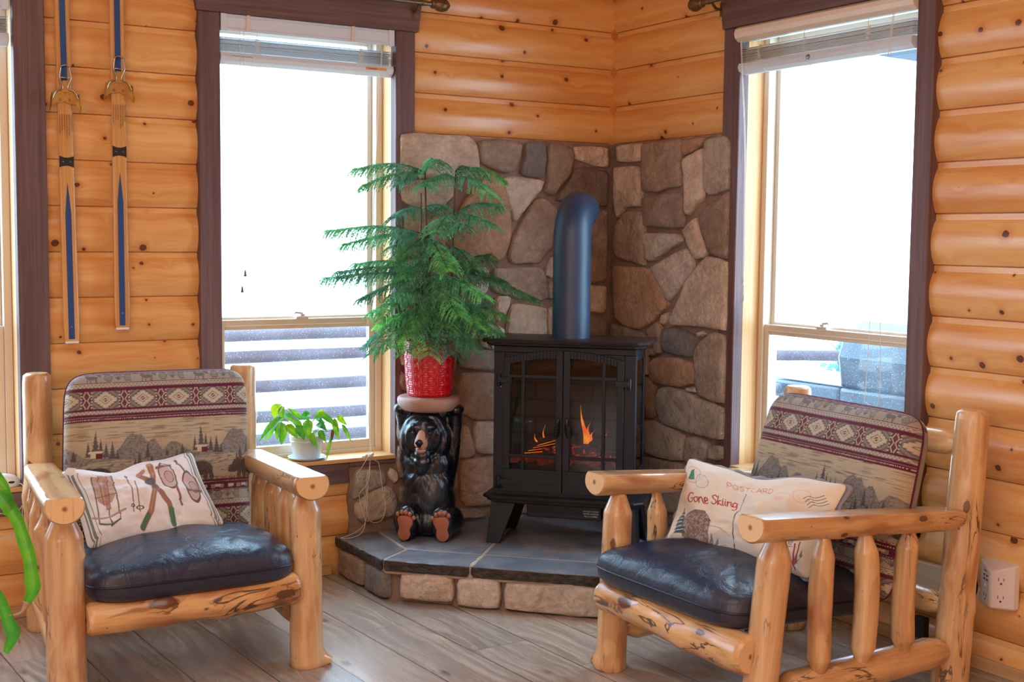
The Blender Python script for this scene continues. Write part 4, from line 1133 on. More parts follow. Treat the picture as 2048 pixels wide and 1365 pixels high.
# ------------------------------------------------------------------ raised hearth
HZ = .168
hearth = thing('raised_hearth', 'raised corner hearth with grey slate top and tan stone face', 'hearth', (-.75, -.75, 0))
def inset(poly, d):
    P = [V(p) for p in poly]; n = len(P); ar = sum(P[i].x*P[(i+1) % n].y - P[(i+1) % n].x*P[i].y for i in range(n))
    if ar < 0: P.reverse()
    out = []
    for i in range(n):
        a, b, c = P[i-1], P[i], P[(i+1) % n]
        n1 = V((-(b-a).y, (b-a).x)).normalized(); n2 = V((-(c-b).y, (c-b).x)).normalized()
        k = (n1+n2); k = k/max(.3, k.dot(n1)); out.append(b+k*d)
    return out
A0, A1, J = (-1.468,-.03), (-1.466,-.509), (-1.293,-.387)
B0, B1, K = (-.03,-1.468), (-.509,-1.466), (-.387,-1.293)
c1o, c1i = (-1.2085,-.7665), (-1.061,-.619); c2o, c2i = (-.7375,-1.2375), (-.59,-1.09)
slabs = [[A0, (-1.258,-.03), J, A1], [A1, J, c1i, c1o], [c1o, c1i, c2i, c2o], [c2o, c2i, K, B1], [B1, K, (-.03,-1.258), B0],
         [J, (-1.258,-.03), (-.50,-.03), c1i], [c1i, (-.50,-.03), (-.03,-.03), (-.03,-.55), c2i], [c2i, (-.03,-.55), (-.03,-1.258), K]]
mb = MB()
for si, s in enumerate(slabs):
    q = inset(s, .0065); o = []
    n = len(q)
    for i in range(n):
        a, b = q[i], q[(i+1) % n]; L = (b-a).length; k = max(1, int(L/.02))
        nn = V(((b-a).y, -(b-a).x)).normalized()
        for j in range(k):
            x = a.lerp(b, j/k); o.append(x + nn*(.0035*noise.noise(V((x.x*45, x.y*45, si)))))
    m = len(o); zl = [HZ-.044, HZ-.03, HZ-.014, HZ-.003, HZ]
    outer = si < 5
    vs = []
    for li, z in enumerate(zl):
        for x in o:
            c = sum(o, V((0,0)))/m; e = 0.0
            if outer: e = .007*noise.noise(V((x.x*30, x.y*30, z*70+3))) - (.006 if li == 0 else 0)
            e -= .004 if li == 4 else 0
            dv = (x-c).normalized(); y = x + dv*e
            vs.append((y.x, y.y, z))
    fs = [(l*m+i, l*m+(i+1) % m, (l+1)*m+(i+1) % m, (l+1)*m+i) for l in range(4) for i in range(m)]
    fs += [tuple(range(m))[::-1], tuple(range(4*m, 5*m))]
    mb.add(vs, fs, [1]*(3*m)+[0]*m+[1, 0], [(p[0]+si*.9, p[1]+si*.6, p[2]) for p in vs])
mb.build('slate_top', [M['slate'], M['slate_edge']], hearth, sharp=40)
mb = MB()
core_p = inset([A0, A1, B1, B0, (-.03,-.03)], .020)
prism(mb, [(p.x, p.y, .112) for p in core_p], (0,0,HZ-.0025-.112))
mb.build('grout_bed', M['grout'], hearth, sharp=30)
mb = MB(); core_p = inset([A0, A1, B1, B0, (-.03,-.03)], .045)
prism(mb, [(p.x, p.y, 0) for p in core_p], (0,0,.125))
mb2 = MB(); d2 = 1/math.sqrt(2)
C1 = V((-1.432,-.520)); rr = random.Random(12)
def Pd(a, z, d): return (C1.x + a*d2 - (d-.045)*d2, C1.y - a*d2 - (d-.045)*d2, z)
def Pl(a, z, d): return (-1.435 - (d-.045), a, z)
def Prr(a, z, d): return (a, -1.435 - (d-.045), z)
R = lambda a, b, z0=.008, z1=.120, w=.0: [(a, z0+.004), (a+(b-a)*.5, z0), (b, z0+.003), (b-w, (z0+z1)/2), (b-.004, z1-.004), ((a+b)/2, z1), (a+.003, z1-.006), (a+w, (z0+z1)/2)]
for i, (c, q) in enumerate([('t', R(.05,.262,.02)), ('t', R(.285,.452)), ('t', R(.478,.985)), ('s', R(1.01,1.24))]): stone(mb2, q, Pd, 300+i*2, vary(STCOL[c], rr, .06), face=.066, base=.03)
for i, (c, q) in enumerate([('b', R(-.30,-.055)), ('g', R(-.505,-.325))]): stone(mb2, q, Pl, 320+i*2, vary(STCOL[c], rr, .05), face=.066, base=.03)
for i, (c, q) in enumerate([('t', R(-.30,-.055)), ('s', R(-.505,-.325))]): stone(mb2, q, Prr, 330+i*2, vary(STCOL[c], rr, .05), face=.066, base=.03)
mb2.build('stone_face', M['stone'], hearth, sharp=50)
mb.build('mortar_core', M['mortar'], hearth, sharp=30)

# ------------------------------------------------------------------ electric stove
SO = V((-.916, -.447, 0)); SU = V((d2, -d2, 0)); SF = V((-d2, -d2, 0))
def S(u, f, z): return SO + SU*u + SF*f + V((0,0,z))
stove = thing('electric_stove', 'black freestanding stove with glowing fire behind two arched glass doors', 'stove', S(.3, -.13, HZ))
def sb(mb, u0, u1, f0, f1, z0, z1, mat=0):
    obox(mb, S(u0, f0, z0), SU*(u1-u0), SF*(f1-f0), V((0,0,z1-z0)), mat, [(a, b, c) for a, b, c in [(u0,z0,f0),(u1,z0,f0),(u1,z0,f1),(u0,z0,f1),(u0,z1,f0),(u1,z1,f0),(u1,z1,f1),(u0,z1,f1)]])
def sp(mb, pts, f0, f1, mat=0):
    prism(mb, [S(u, f0, z) for u, z in pts], SF*(f1-f0), mat)
SD = -.27
mb = MB()
sb(mb, 0, .60, SD, 0, .375, .402); sb(mb, 0, .60, SD, 0, .978, 1.003)
sb(mb, 0, .046, -.02, 0, .402, .978); sb(mb, .552, .60, -.02, 0, .402, .978); sb(mb, .046, .552, -.02, -.001, .93, .978)
for u0 in (0, .585):
    sb(mb, u0, u0+.015, SD, SD+.03, .40, .98); sb(mb, u0, u0+.015, -.035, -.02, .40, .98); sb(mb, u0, u0+.015, SD+.03, -.035, .40, .49); sb(mb, u0, u0+.015, SD+.03, -.035, .955, .98)
sb(mb, 0, .60, SD, SD+.012, .40, .98)
body = mb.build('body', M['black_iron'], stove, sharp=30, bevel=.002)
for u0 in (.006, .592):
    mb = MB(); sb(mb, u0, u0+.003, SD+.03, -.035, .49, .955); mb.build('side_window', M['stove_glass'], body, sharp=30)
# moulded top and base shelves (clipped corners)
def shelf(z0, z1, grow, name, steps):
    mb = MB(); n = len(steps)
    vs = []
    for gz, gg in steps:
        a, b, f, g = -grow-gg, .60+grow+gg, grow+gg, SD-.015
        c = .035
        vs += [S(a, g, gz), S(a, f-c, gz), S(a+c, f, gz), S(b-c, f, gz), S(b, f-c, gz), S(b, g, gz)]
    fs = [(i*6+k, i*6+(k+1) % 6, i*6+6+(k+1) % 6, i*6+6+k) for i in range(n-1) for k in range(6)] + [tuple(range(6))[::-1], tuple(range(6*n-6, 6*n))]
    mb.add(vs, fs); return mb.build(name, M['black_brown'], stove, sharp=25)
shelf(1.0, 1.035, .02, 'top_plate', [(1.003,.0),(1.010,.012),(1.016,.014),(1.019,.026),(1.027,.031),(1.034,.024),(1.036,.014)])
shelf(.34, .375, .015, 'base_ledge', [(.342,.004),(.348,.012),(.356,.014),(.360,.024),(.368,.028),(.374,.022),(.3765,.010)])
# splayed legs
for (u, f, su, sf) in ((-.005, .005, -1, 1), (.605, .005, 1, 1), (-.005, SD+.01, -1, -1), (.605, SD+.01, 1, -1)):
    mb = MB()
    top = [S(u, f, .345), S(u-su*.105, f, .345), S(u-su*.105, f-sf*.014, .345), S(u-su*.014, f-sf*.014, .345), S(u-su*.014, f-sf*.105, .345), S(u, f-sf*.105, .345)]
    e = .018; bu, bf = u+su*e, f+sf*e
    bot = [S(bu, bf, HZ), S(bu-su*.060, bf, HZ), S(bu-su*.060, bf-sf*.014, HZ), S(bu-su*.014, bf-sf*.014, HZ), S(bu-su*.014, bf-sf*.060, HZ), S(bu, bf-sf*.060, HZ)]
    mb.add(bot+top, [(5,4,3,2,1,0), (6,7,8,9,10,11)] + [(i, (i+1) % 6, 6+(i+1) % 6, 6+i) for i in range(6)])
    mb.build('leg', M['black_iron'], stove, sharp=30, bevel=.002)
# heater box slung underneath
mb = MB(); sb(mb, .135, .455, -.20, -.06, .272, .342); hb = mb.build('heater_box', M['black_iron'], stove, sharp=30, bevel=.003)
mb = MB()
for i in range(7): sb(mb, .155, .36, -.062, -.056, .290+i*.006, .2925+i*.006)
sb(mb, .148, .367, -.064, -.058, .284, .288); sb(mb, .148, .367, -.064, -.058, .333, .337)
mb.build('vent_grille', M['rubber'], hb, sharp=30)
for i, t in enumerate(('DO NOT COVER', 'NE PAS COUVRIR', 'NO LA CUBRIR')):
    text_mesh(t, .0085, S(.411, -.0585, .306-i*.0105), SU, (0,0,1), M['plastic'], 'warning_text', hb, .0003, 'CENTER')
# firebox lining, embers, flames
mb = MB(); sb(mb, .02, .58, SD+.014, SD+.020, .402, .975); mb.build('brick_lining', M['firebrick'], stove, sharp=30)
mb = MB()
nv, nu = 10, 26; vs = []
for j in range(nv+1):
    for i in range(nu+1):
        u = .03+.54*i/nu; f = SD+.03+(-.03-SD-.035)*j/nv
        vs.append(S(u, f, .515+.035*noise.noise(V((u*20, f*20, 2)))+.02*noise.noise(V((u*60, f*60, 5)))))
mb.add(vs, [(j*(nu+1)+i, j*(nu+1)+i+1, (j+1)*(nu+1)+i+1, (j+1)*(nu+1)+i) for j in range(nv) for i in range(nu)], 0, [(a*6,b*6,c*6) for a,b,c in vs])
bed = mb.build('ember_bed', M['ember'], stove, sharp=180)
for i, (u0, f0, z0, u1, f1, z1, rr_) in enumerate([(.06,-.12,.545,.27,-.17,.60,.028),(.20,-.06,.545,.44,-.13,.565,.026),(.33,-.18,.60,.55,-.12,.585,.032),(.30,-.09,.57,.50,-.06,.545,.022),(.10,-.20,.575,.36,-.20,.61,.026)]):
    mb = MB(); log(mb, S(u0,f0,z0), S(u1,f1,z1), rr_, rr_*.85, seed=i+3, seg=12, n=12, amp=.25); mb.build('fire_log', [M['ember'] if i % 2 else M['ash'], M['ash']], stove, sharp=60)
mb = MB()
for k in range(4): tube(mb, [S(.12+.02*k,-.05,.545+.012*k), S(.28,-.06-.02*k,.565+.014*k)], .0013, 6)
mb.build('glowing_twig', M['flame'], stove)
def flame(u, f, z, w, h, lean):
    mb = MB(); pr = []; n = 9
    for i in range(n+1):
        t = i/n; pr.append((max(.0006, w*(math.sin(PI*min(1, t*1.0+.12))**.8)*(1-t)**.55*(1.0)), h*t, lean*t*t+.004*math.sin(t*7)))
    vs = []; seg = 10
    for rr_, hh, le in pr:
        for k in range(seg):
            a = 2*PI*k/seg; vs.append(S(u+le+rr_*math.cos(a), f+rr_*.35*math.sin(a), z+hh))
    mb.add(vs, [(i*seg+k, i*seg+(k+1) % seg, (i+1)*seg+(k+1) % seg, (i+1)*seg+k) for i in range(n) for k in range(seg)]+[tuple(range(seg))[::-1], tuple(range(n*seg, (n+1)*seg))])
    mb.build('flame', M['flame'], stove, sharp=180)
for q in ((.366,-.13,.585,.013,.165,-.022),(.378,-.125,.585,.015,.095,.012),(.390,-.135,.583,.011,.060,.016),(.452,-.14,.580,.013,.060,.014),(.438,-.14,.58,.010,.040,-.008),(.466,-.14,.578,.008,.038,.010),(.185,-.14,.565,.007,.090,.006),(.160,-.12,.565,.008,.055,-.010),(.172,-.13,.563,.008,.035,.006),(.535,-.14,.575,.006,.036,.004)): flame(q[0], q[1], q[2], q[3]*.8, q[4], q[5])
# doors
def zt(u): return .955 + .036*(1-((u-.3)/.255)**2)
def door(u0, u1, hinge_left):
    mb = MB(); w = .028; n = 14
    zi0 = .488
    sb(mb, u0, u1, 0, .016, .393, zi0)
    for a, b in ((u0, u0+w), (u1-w, u1)):
        sp(mb, [(a, zi0), (b, zi0), (b, zt(b)), (a, zt(a))], 0, .016)
    for i in range(n):
        a = u0+w+(u1-u0-2*w)*i/n; b = u0+w+(u1-u0-2*w)*(i+1)/n
        sp(mb, [(a, zt(a)-.032), (b, zt(b)-.032), (b, zt(b)), (a, zt(a))], 0, .016)
    d = mb.build('door', M['black_iron'], stove, sharp=30, bevel=.0015)
    mb = MB()      # raised lines and glazing bars
    um = u0+w+.055 if hinge_left else u1-w-.055
    sb(mb, um-.007, um+.007, .004, .015, zi0, zt(um)-.03)
    for z in (.545, .880): sb(mb, u0+w, u1-w, .004, .015, z-.007, z+.007)
    mb.build('glazing_bar', M['black_iron'], d, sharp=30, bevel=.002)
    mb = MB()
    a, b = (u0+.035, u1-.012) if hinge_left else (u0+.012, u1-.035)
    for q in ((a, b, .425, .428), (a, a+.003, .425, .478), (b-.003, b, .425, .478), (a, b, .475, .478)): sb(mb, q[0], q[1], .016, .0185, q[2], q[3])
    mb.build('panel_bead', M['black_iron'], d, sharp=30)
    mb = MB(); pts = [(u0+w, zi0), (u1-w, zi0)] + [(u1-w-(u1-u0-2*w)*i/10, zt(u1-w-(u1-u0-2*w)*i/10)-.032) for i in range(11)]
    sp(mb, pts, .006, .008); mb.build('pane', M['stove_glass'], d, sharp=30)
    for z in (.862, .432):
        mb = MB(); hu = u0 if hinge_left else u1; s = -1 if hinge_left else 1
        sb(mb, min(hu-s*.035, hu+s*.022), max(hu-s*.035, hu+s*.022), .016, .024, z-.011, z+.011)
        p = S(hu+s*.022, .014, z-.026); lathe(mb, [(.008,0),(.009,.002),(.009,.046),(.008,.048)], p, 12)
        mb.build('hinge', M['black_iron'], d, sharp=40, bevel=.001)
    hu = u1-.016 if hinge_left else u0+.018
    mb = MB(); pts = []; top = S(hu, .018, .705)
    lathe(mb, [(.009,0),(.009,.004),(.006,.010)], top, 12, axis=SF)
    tube(mb, [S(hu,.028,.708), S(hu,.034,.692), S(hu+(-.006 if hinge_left else .006),.030,.668), S(hu+(-.008 if hinge_left else .008),.026,.628)], [.005,.006,.0085,.0055], 10)
    for k in range(9):
        t = k/8; ce = V(S(hu,.033,.688)).lerp(S(hu+(-.008 if hinge_left else .008),.026,.632), t); rr_ = .0105*math.sin(PI*(.15+.7*t))**.6
        tube(mb, [ce + SU*rr_*math.cos(a*PI/5)+SF*rr_*math.sin(a*PI/5)+V((0,0,.004*math.sin(a*PI/5))) for a in range(10)], .0024, 5, closed=True)
    mb.build('handle', M['rubber'], d, sharp=60)
    return d
door(.046, .298, True); door(.301, .553, False)
mb = MB(); ellipsoid(mb, S(.032,.0005,.832), (.0015,.0015,.0015)); mb.build('indicator_light', emitter('red_indicator', (1,.05,.05,1), (1,.05,.05,1), 1.5), stove)
# flue pipe with its elbow into the corner
mb = MB(); pr = .080; P0 = S(.302, -.125, 1.034); R_ = .15; H = .394
pts = [P0, P0+V((0,0,.12)), P0+V((0,0,.25)), P0+V((0,0,H-.02))]
for k in range(0, 19):
    a = PI/2*k/18; pts.append(P0+V((0,0,H)) + (-SF)*(R_*(1-math.cos(a))) + V((0,0,R_*math.sin(a))))
pts.append(pts[-1] - SF*.05)
tube(mb, pts, pr, 40, caps=True)
tag(mb.build('stove_pipe', M['pipe'], None, sharp=50), 'black stovepipe rising from the stove top and bending into the corner', 'stovepipe')

# ------------------------------------------------------------------ bear stand
BO = V((-1.100, -.215, HZ)); BF = V((-.60,-.80,0)); BR = V((.80,-.60,0))
BM = Matrix((BR, BF, V((0,0,1)))).transposed()      # local x (right as seen), y (towards the viewer), z
def B(x, y, z): return BO + BM @ V((x, y, z))
bear = thing('bear_plant_stand', 'black painted sitting bear figure holding a round wooden tray overhead', 'plant stand', BO.to_tuple())
bb = MB()
def E(x, y, z, rx, ry, rz, rot=None):
    ellipsoid(bb, B(x, y, z), (rx, ry, rz), BM @ (rot if rot is not None else Matrix.Identity(3)), 20, 14)
def caps(p, q, r0, r1, n=8, fy=1.0):
    for i in range(n+1):
        t = i/n; r = r0+(r1-r0)*t
        E(p[0]+(q[0]-p[0])*t, p[1]+(q[1]-p[1])*t, p[2]+(q[2]-p[2])*t, r, r*fy, r)
E(.0,-.01,.075,.122,.105,.078); E(0,-.005,.16,.116,.104,.10); E(0,0,.24,.113,.102,.10); E(0,0,.32,.109,.098,.10); E(0,-.01,.40,.106,.09,.09)
E(.0,-.02,.50,.092,.07,.07)
E(.02,.045,.20,.07,.062,.09)                                      # belly
E(-.012,.045,.455,.098,.078,.100); E(-.012,.06,.425,.076,.066,.066); E(-.012,.078,.475,.066,.048,.052)      # head
for s in (-1, 1):
    E(-.012+s*.064,.040,.425,.046,.05,.078)                         # cheek ruff
    E(-.012+s*.030,.110,.487,.026,.018,.014)                       # brow
    E(-.012+s*.072,.03,.545,.026,.015,.028)                        # ear
    caps((s*.068,-.01,.22), (s*.094,-.012,.34), .040, .036); caps((s*.094,-.012,.34), (s*.108,-.010,.47), .036, .030); caps((s*.108,-.010,.47), (s*.116,.01,.545), .032, .031)
    E(s*.120,.015,.553,.034,.044,.026)
    caps((s*.088,.01,.075), (s*.080,.085,.060), .066, .050, 6)      # thigh
    E(s*.078,.118,.075,.047,.030,.082, Matrix.Rotation(-s*.10, 3, 'Y') @ Matrix.Rotation(-.18, 3, 'X'))
E(-.012,.10,.355,.035,.03,.06); E(-.02,.095,.33,.03,.03,.05)        # chest ruff
tmp = bb.build('tmp_bear', M['bear'], None, sharp=180)
rm = tmp.modifiers.new('r', 'REMESH'); rm.mode = 'VOXEL'; rm.voxel_size = .0048; rm.use_smooth_shade = True
sm = tmp.modifiers.new('s', 'SMOOTH'); sm.iterations = 5; sm.factor = .5
dg = bpy.context.evaluated_depsgraph_get(); dg.update()
me = bpy.data.meshes.new_from_object(tmp.evaluated_get(dg)); bpy.data.objects.remove(tmp)
nv = len(me.vertices); co = np.empty(nv*3, dtype=np.float32); me.vertices.foreach_get('co', co); co = co.reshape(-1, 3)
no = np.empty(nv*3, dtype=np.float32); me.vertices.foreach_get('normal', no); no = no.reshape(-1, 3)
BMi = np.array(BM.transposed()); loc = (co - np.array(BO)) @ BMi.T
for i in range(nv):
    x, y, z = loc[i]
    d = .0024*noise.noise(V((x*34, y*34, z*13))) + .0013*noise.noise(V((x*100, y*100, z*34)))
    # carved folds round the face and down the chest
    rx, rz = x+.012, z-.44
    rad = math.hypot(rx, rz*.92)
    if y > .02 and z > .30: d += .0035*math.sin(rad*210) * max(0, 1-abs(rad-.085)/.035)
    if y > .02 and .18 < z < .36: d += .002*math.sin((abs(x+.01)*1.0+z*.8)*150)*(1-abs(z-.27)/.09)
    if .02 > z > -1 and z < 0: d = 0
    co[i] += no[i]*d
loc = (co - np.array(BO)) @ BMi.T
below = loc[:,2] < .001; co[below, 2] = BO.z + .001
me.vertices.foreach_set('co', (co - np.array(BO)).astype(np.float32).ravel())
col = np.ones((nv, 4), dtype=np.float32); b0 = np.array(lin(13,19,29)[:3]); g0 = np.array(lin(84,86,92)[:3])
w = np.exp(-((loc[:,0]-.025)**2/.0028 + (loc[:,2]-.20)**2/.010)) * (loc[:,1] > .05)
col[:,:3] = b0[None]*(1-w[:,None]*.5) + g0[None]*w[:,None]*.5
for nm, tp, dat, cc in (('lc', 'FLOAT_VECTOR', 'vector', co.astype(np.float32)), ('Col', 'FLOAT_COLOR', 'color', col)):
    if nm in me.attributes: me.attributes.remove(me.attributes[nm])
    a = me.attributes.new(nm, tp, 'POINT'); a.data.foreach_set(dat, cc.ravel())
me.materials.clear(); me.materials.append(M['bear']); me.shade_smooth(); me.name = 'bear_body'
bo = bpy.data.objects.new('body', me); COL.objects.link(bo); bo.parent = bear
def bpart(name, mat, fn, label=None, parent=None):
    mb = MB(); fn(mb); o = mb.build(name, mat, parent or bear, sharp=60)
    if label: o['label'] = label
    return o
def muz(mb):
    ellipsoid(mb, B(-.014,.120,.420), (.029,.040,.025), BM, 22, 14)
    for i in range(7):
        t = i/6; ellipsoid(mb, B(-.012-.002*t,.108+.040*t,.474-.042*t), (.013+.010*t,.016,.015+.006*t), BM, 14, 10)
    ellipsoid(mb, B(-.014,.128,.394), (.022,.028,.016), BM, 18, 12)
mz = bpart('muzzle', M['tan'], muz, 'tan muzzle')
bpart('nose', M['nose'], lambda mb: (ellipsoid(mb, B(-.016,.163,.430), (.0175,.012,.013), BM, 18, 12), ellipsoid(mb, B(-.016,.160,.418), (.010,.010,.010), BM, 12, 8)), None)
bpart('mouth', M['nose'], lambda mb: tube(mb, smooth_path([B(-.036,.138,.400), B(-.026,.150,.3985), B(-.014,.156,.402), B(-.003,.150,.3985), B(.007,.138,.400)], 4), .0016, 6))
for s in (-1, 1): bpart('eye', M['nose'], lambda mb: ellipsoid(mb, B(-.012+s*.034,.122,.463), (.008,.006,.008), BM, 14, 10))
for s in (-1, 1):
    Rf = Matrix.Rotation(-s*.10, 3, 'Y') @ Matrix.Rotation(-.18, 3, 'X')
    def FT(x, y, z): return B(*(V((s*.078,.118,.075)) + Rf @ V((x, y, z))))
    def sole(mb):
        out = [(-.020,-.058),(-.028,-.035),(-.024,-.012),(-.030,.010),(-.034,.030),(-.022,.044),(0,.048),(.022,.044),(.033,.028),(.032,.008),(.023,-.014),(.026,-.038),(.018,-.058),(0,-.066)]
        o2 = smooth_path([(a, 0, b) for a, b in out]+[(out[0][0], 0, out[0][1])], 3)[:-1]
        n = len(o2); vs = [FT(p.x, .024, p.z) for p in o2] + [FT(p.x*.95, .0335, p.z*.96) for p in o2] + [FT(p.x*.7, .0365, p.z*.75) for p in o2] + [FT(0, .0365, -.005)]
        mb.add(vs, [(r*n+k, r*n+(k+1) % n, (r+1)*n+(k+1) % n, (r+1)*n+k) for r in range(2) for k in range(n)] + [(2*n+k, 2*n+(k+1) % n, 3*n) for k in range(n)])
    fp = bpart('foot_pad', M['pad'], sole, 'terracotta foot pad')
    for i in range(5):
        a = -1+i*.5; bpart('toe', M['pad'], lambda mb: ellipsoid(mb, FT(a*.034, .026-.004*abs(a), .062-.018*a*a+.004*s*a), (.0095,.010,.0105), BM, 12, 8), None, fp)
def trayf(mb):
    lathe(mb, [(.095,.546),(.116,.550),(.128,.560),(.135,.575),(.138,.592),(.136,.601),(.131,.607),(.122,.6095),(.02,.6095)], BO, 48, rfun=lambda a, h: 1+.012*math.sin(3*a+1)+.008*math.sin(7*a))
bpart('tray', M['tray'], trayf, 'carved wood-look tray')
# ------------------------------------------------------------------ pine in the red pot
VR = V((.856,-.517,0)); VF = V((-.517,-.856,0))      # across the view / towards the viewer's side of the room
TP = BO + V((0,0,.610))
pine = thing('potted_pine', 'feathery blue-green potted pine in a red embossed pot on the bear stand', 'potted tree', TP.to_tuple())
# pot with a raised key pattern
seg, rows = 480, 140; Hh = .236
def key(u, v):
    cu, cv = (u % 1.0)-.5, (v % 1.0)-.5
    m = max(abs(cu), abs(cv)); r = (m*2*2.0+.25) % 1.0
    return 1.0 if r > .5 else 0.0
vs = []; fs = []
for j in range(rows+1):
    t = j/rows; h = Hh*t
    r = .0935 + .0150*t + .004*math.sin(PI*t)
    if t < .03: r -= .006*(1-t/.03)
    for k in range(seg):
        f = k/seg
        d = .0016*key(f*18, h/.038+.5*(int(f*18) % 2)) if .03 < t < .955 else (.0012 if t >= .965 else 0)
        a = 2*PI*f; vs.append(TP + V((math.cos(a)*(r+d), math.sin(a)*(r+d), h)))
for j in range(rows):
    for k in range(seg): fs.append((j*seg+k, j*seg+(k+1) % seg, (j+1)*seg+(k+1) % seg, (j+1)*seg+k))
n0 = len(vs)
for r, h in ((.104, Hh+.001), (.102, Hh-.01), (.098, Hh-.04)):
    for k in range(seg): a = 2*PI*k/seg; vs.append(TP + V((math.cos(a)*r, math.sin(a)*r, h)))
for j in range(2):
    for k in range(seg): fs.append((n0+j*seg+k, n0+j*seg+(k+1) % seg, n0+(j+1)*seg+(k+1) % seg, n0+(j+1)*seg+k))
for k in range(seg): fs.append((rows*seg+k, rows*seg+(k+1) % seg, n0+(k+1) % seg, n0+k))
fs.append(tuple(range(seg))[::-1])
mb = MB(); mb.add(vs, fs); mb.build('pot', M['red'], pine, sharp=60)
mb = MB(); lathe(mb, [(.0985,.200),(.06,.207),(.01,.210)], TP, 32); mb.build('soil', M['soil'], pine, sharp=180)
PT = TP + V((0,0,Hh))
K_ = .00218
def T(px, py, d=0.0): return PT + VR*((px-864)*K_) + VF*d + V((0,0,(683-py)*K_))
def trunk(pts, r0, r1):
    mb = MB(); q = smooth_path(pts, 6); n = len(q)
    tube(mb, [p + V((.002*noise.noise(V((i*.7,1,2))), .002*noise.noise(V((i*.7,5,2))), 0)) for i, p in enumerate(q)], [r0+(r1-r0)*i/(n-1) for i in range(n)], 10); mb.build('trunk', M['twig'], pine, sharp=180)
trunk([T(866,696,.0), T(862,620,.01), T(858,500,.02), T(855,400,.02), T(854,338,.02)], .0085, .003)
trunk([T(898,696,-.03), T(904,580,-.035), T(908,450,-.04), T(912,352,-.04)], .0075, .003)
trunk([T(842,696,-.02), T(842,560,-.03), T(845,460,-.03), T(845,395,-.03)], .006, .003)
rp = random.Random(21)
def needles(mb, pts, r0, per, col, rnd):
    """short needles all round a path"""
    n = len(pts); vs = []; fs = []
    for i in range(n-1):
        a, b = pts[i], pts[i+1]; t = b-a
        if t.length < 1e-6: continue
        x, y, z = frame_of(t)
        w = 1 - .45*(i/(n-1))
        for k in range(per):
            q = a.lerp(b, rnd.random()); an = rnd.random()*2*PI
            o = x*math.cos(an)+y*math.sin(an); L = r0*w*rnd.uniform(.75, 1.2)
            tip = q + o*L*.75 + z*L*.75; s = (z.cross(o))*.0019
            j = len(vs); vs += [q+s, q-s, tip]; fs.append((j, j+1, j+2))
    mb.add(vs, fs, 0, None, [tuple(c*1.0 for c in col)]*len(vs))
def pine_branch(p0, p1, arch, droop=.05, dens=1.0, tint=None, w=.092):
    p0, p1 = V(p0), V(p1); L = (p1-p0).length
    k = tint if tint is not None else rp.uniform(.72, 1.45)
    tip_y = rp.uniform(.0, .5)
    base = (.9*k, 1.0*k, 1.0*k, 1)
    ax = []; n = 18
    for i in range(n+1):
        t = i/n; ax.append(p0.lerp(p1, t) + V((0,0, arch*math.sin(PI*min(1, t*1.05))*(1-.35*t) - .0*t)))
    mb = MB(); tube(mb, ax, [.0032-.0022*i/n for i in range(n+1)], 5, mat=1)
    needles(mb, ax, .010, 20, base, rp)
    horiz = V((p1.x-p0.x, p1.y-p0.y, 0))
    horiz = horiz.normalized() if horiz.length > .01 else VR
    side = V((0,0,1)).cross(horiz)
    cnt = max(6, int(L/.0105*dens))
    for i in range(cnt):
        t = .10 + .9*(i+rp.random()*.6)/cnt
        if t > .995: continue
        f = t*n; j = int(f); q = ax[j].lerp(ax[min(n, j+1)], f-j)
        for s in (-1, 1):
            ll = w*(.55+.75*math.sin(PI*min(1, .12+t*.83)))*rp.uniform(.75, 1.1)
            d = (side*s*rp.uniform(.75,1.0) + horiz*rp.uniform(.45,.75)).normalized()
            pts = [q]; dd = d.copy(); m = 6
            for u in range(m):
                dd = (dd + V((0,0,-1))*droop*rp.uniform(2.6,4.6)).normalized()
                pts.append(pts[-1] + dd*ll/m)
            g = 1.0 + tip_y*t
            needles(mb, pts, .0098, 11, (base[0]*g*rp.uniform(.85,1.15), base[1]*g, base[2]*(1.05-tip_y*.9*t), 1), rp)
    mb.build('branch', [M['needle'], M['twig']], pine, sharp=180)
BRN = [
 (855,356,720,352,.00,.035),(855,360,737,384,.09,.03),(855,352,884,334,.10,.02),(912,360,1006,366,-.02,.045),(912,364,985,402,.09,.03),(908,365,858,385,.14,.03),(855,356,805,378,-.12,.03),(856,352,868,330,.04,.02),(912,352,938,346,-.10,.02),
 (859,478,672,470,.00,.035),(859,480,702,496,.10,.03),(859,480,935,455,.18,.03),(909,436,1000,415,-.02,.03),(909,438,985,455,.10,.02),(845,425,800,445,.08,.02),(859,480,905,545,.21,.02),(859,480,800,535,.18,.02),(909,440,880,470,.16,.03),(845,430,890,418,-.12,.02),
 (861,556,668,560,.05,.02),(861,552,690,548,-.08,.03),(861,556,972,590,.22,.03),(861,556,780,636,.18,.03),(905,545,1072,600,-.06,.02),(905,545,1008,566,-.11,.025),(861,556,925,630,.22,.02),(843,545,722,533,-.12,.03),(905,545,982,512,-.12,.02),(861,556,735,600,.15,.02),
 (863,612,744,690,.08,.03),(863,612,762,712,.17,.03),(903,612,1008,630,-.03,.02),(903,612,985,690,.03,.04),(864,618,868,725,.20,.05),(866,618,908,722,.20,.05),(866,618,950,698,.18,.045),(863,605,828,700,.20,.05),(903,600,962,655,.14,.03),(843,600,752,628,-.02,.02),(864,618,802,690,.20,.045),(895,600,1000,668,.08,.03),
 (864,640,890,690,.15,.03),(862,590,930,560,.16,.02),(862,520,820,560,.16,.02),(905,500,950,540,.10,.02),(862,590,800,590,.18,.02),(862,570,840,640,.20,.03),(905,560,965,610,.10,.02),(862,600,900,650,.21,.03),(905,600,940,690,.10,.03),(862,500,870,560,.20,.03),(845,500,790,500,.05,.02),(862,620,770,650,.12,.02)]
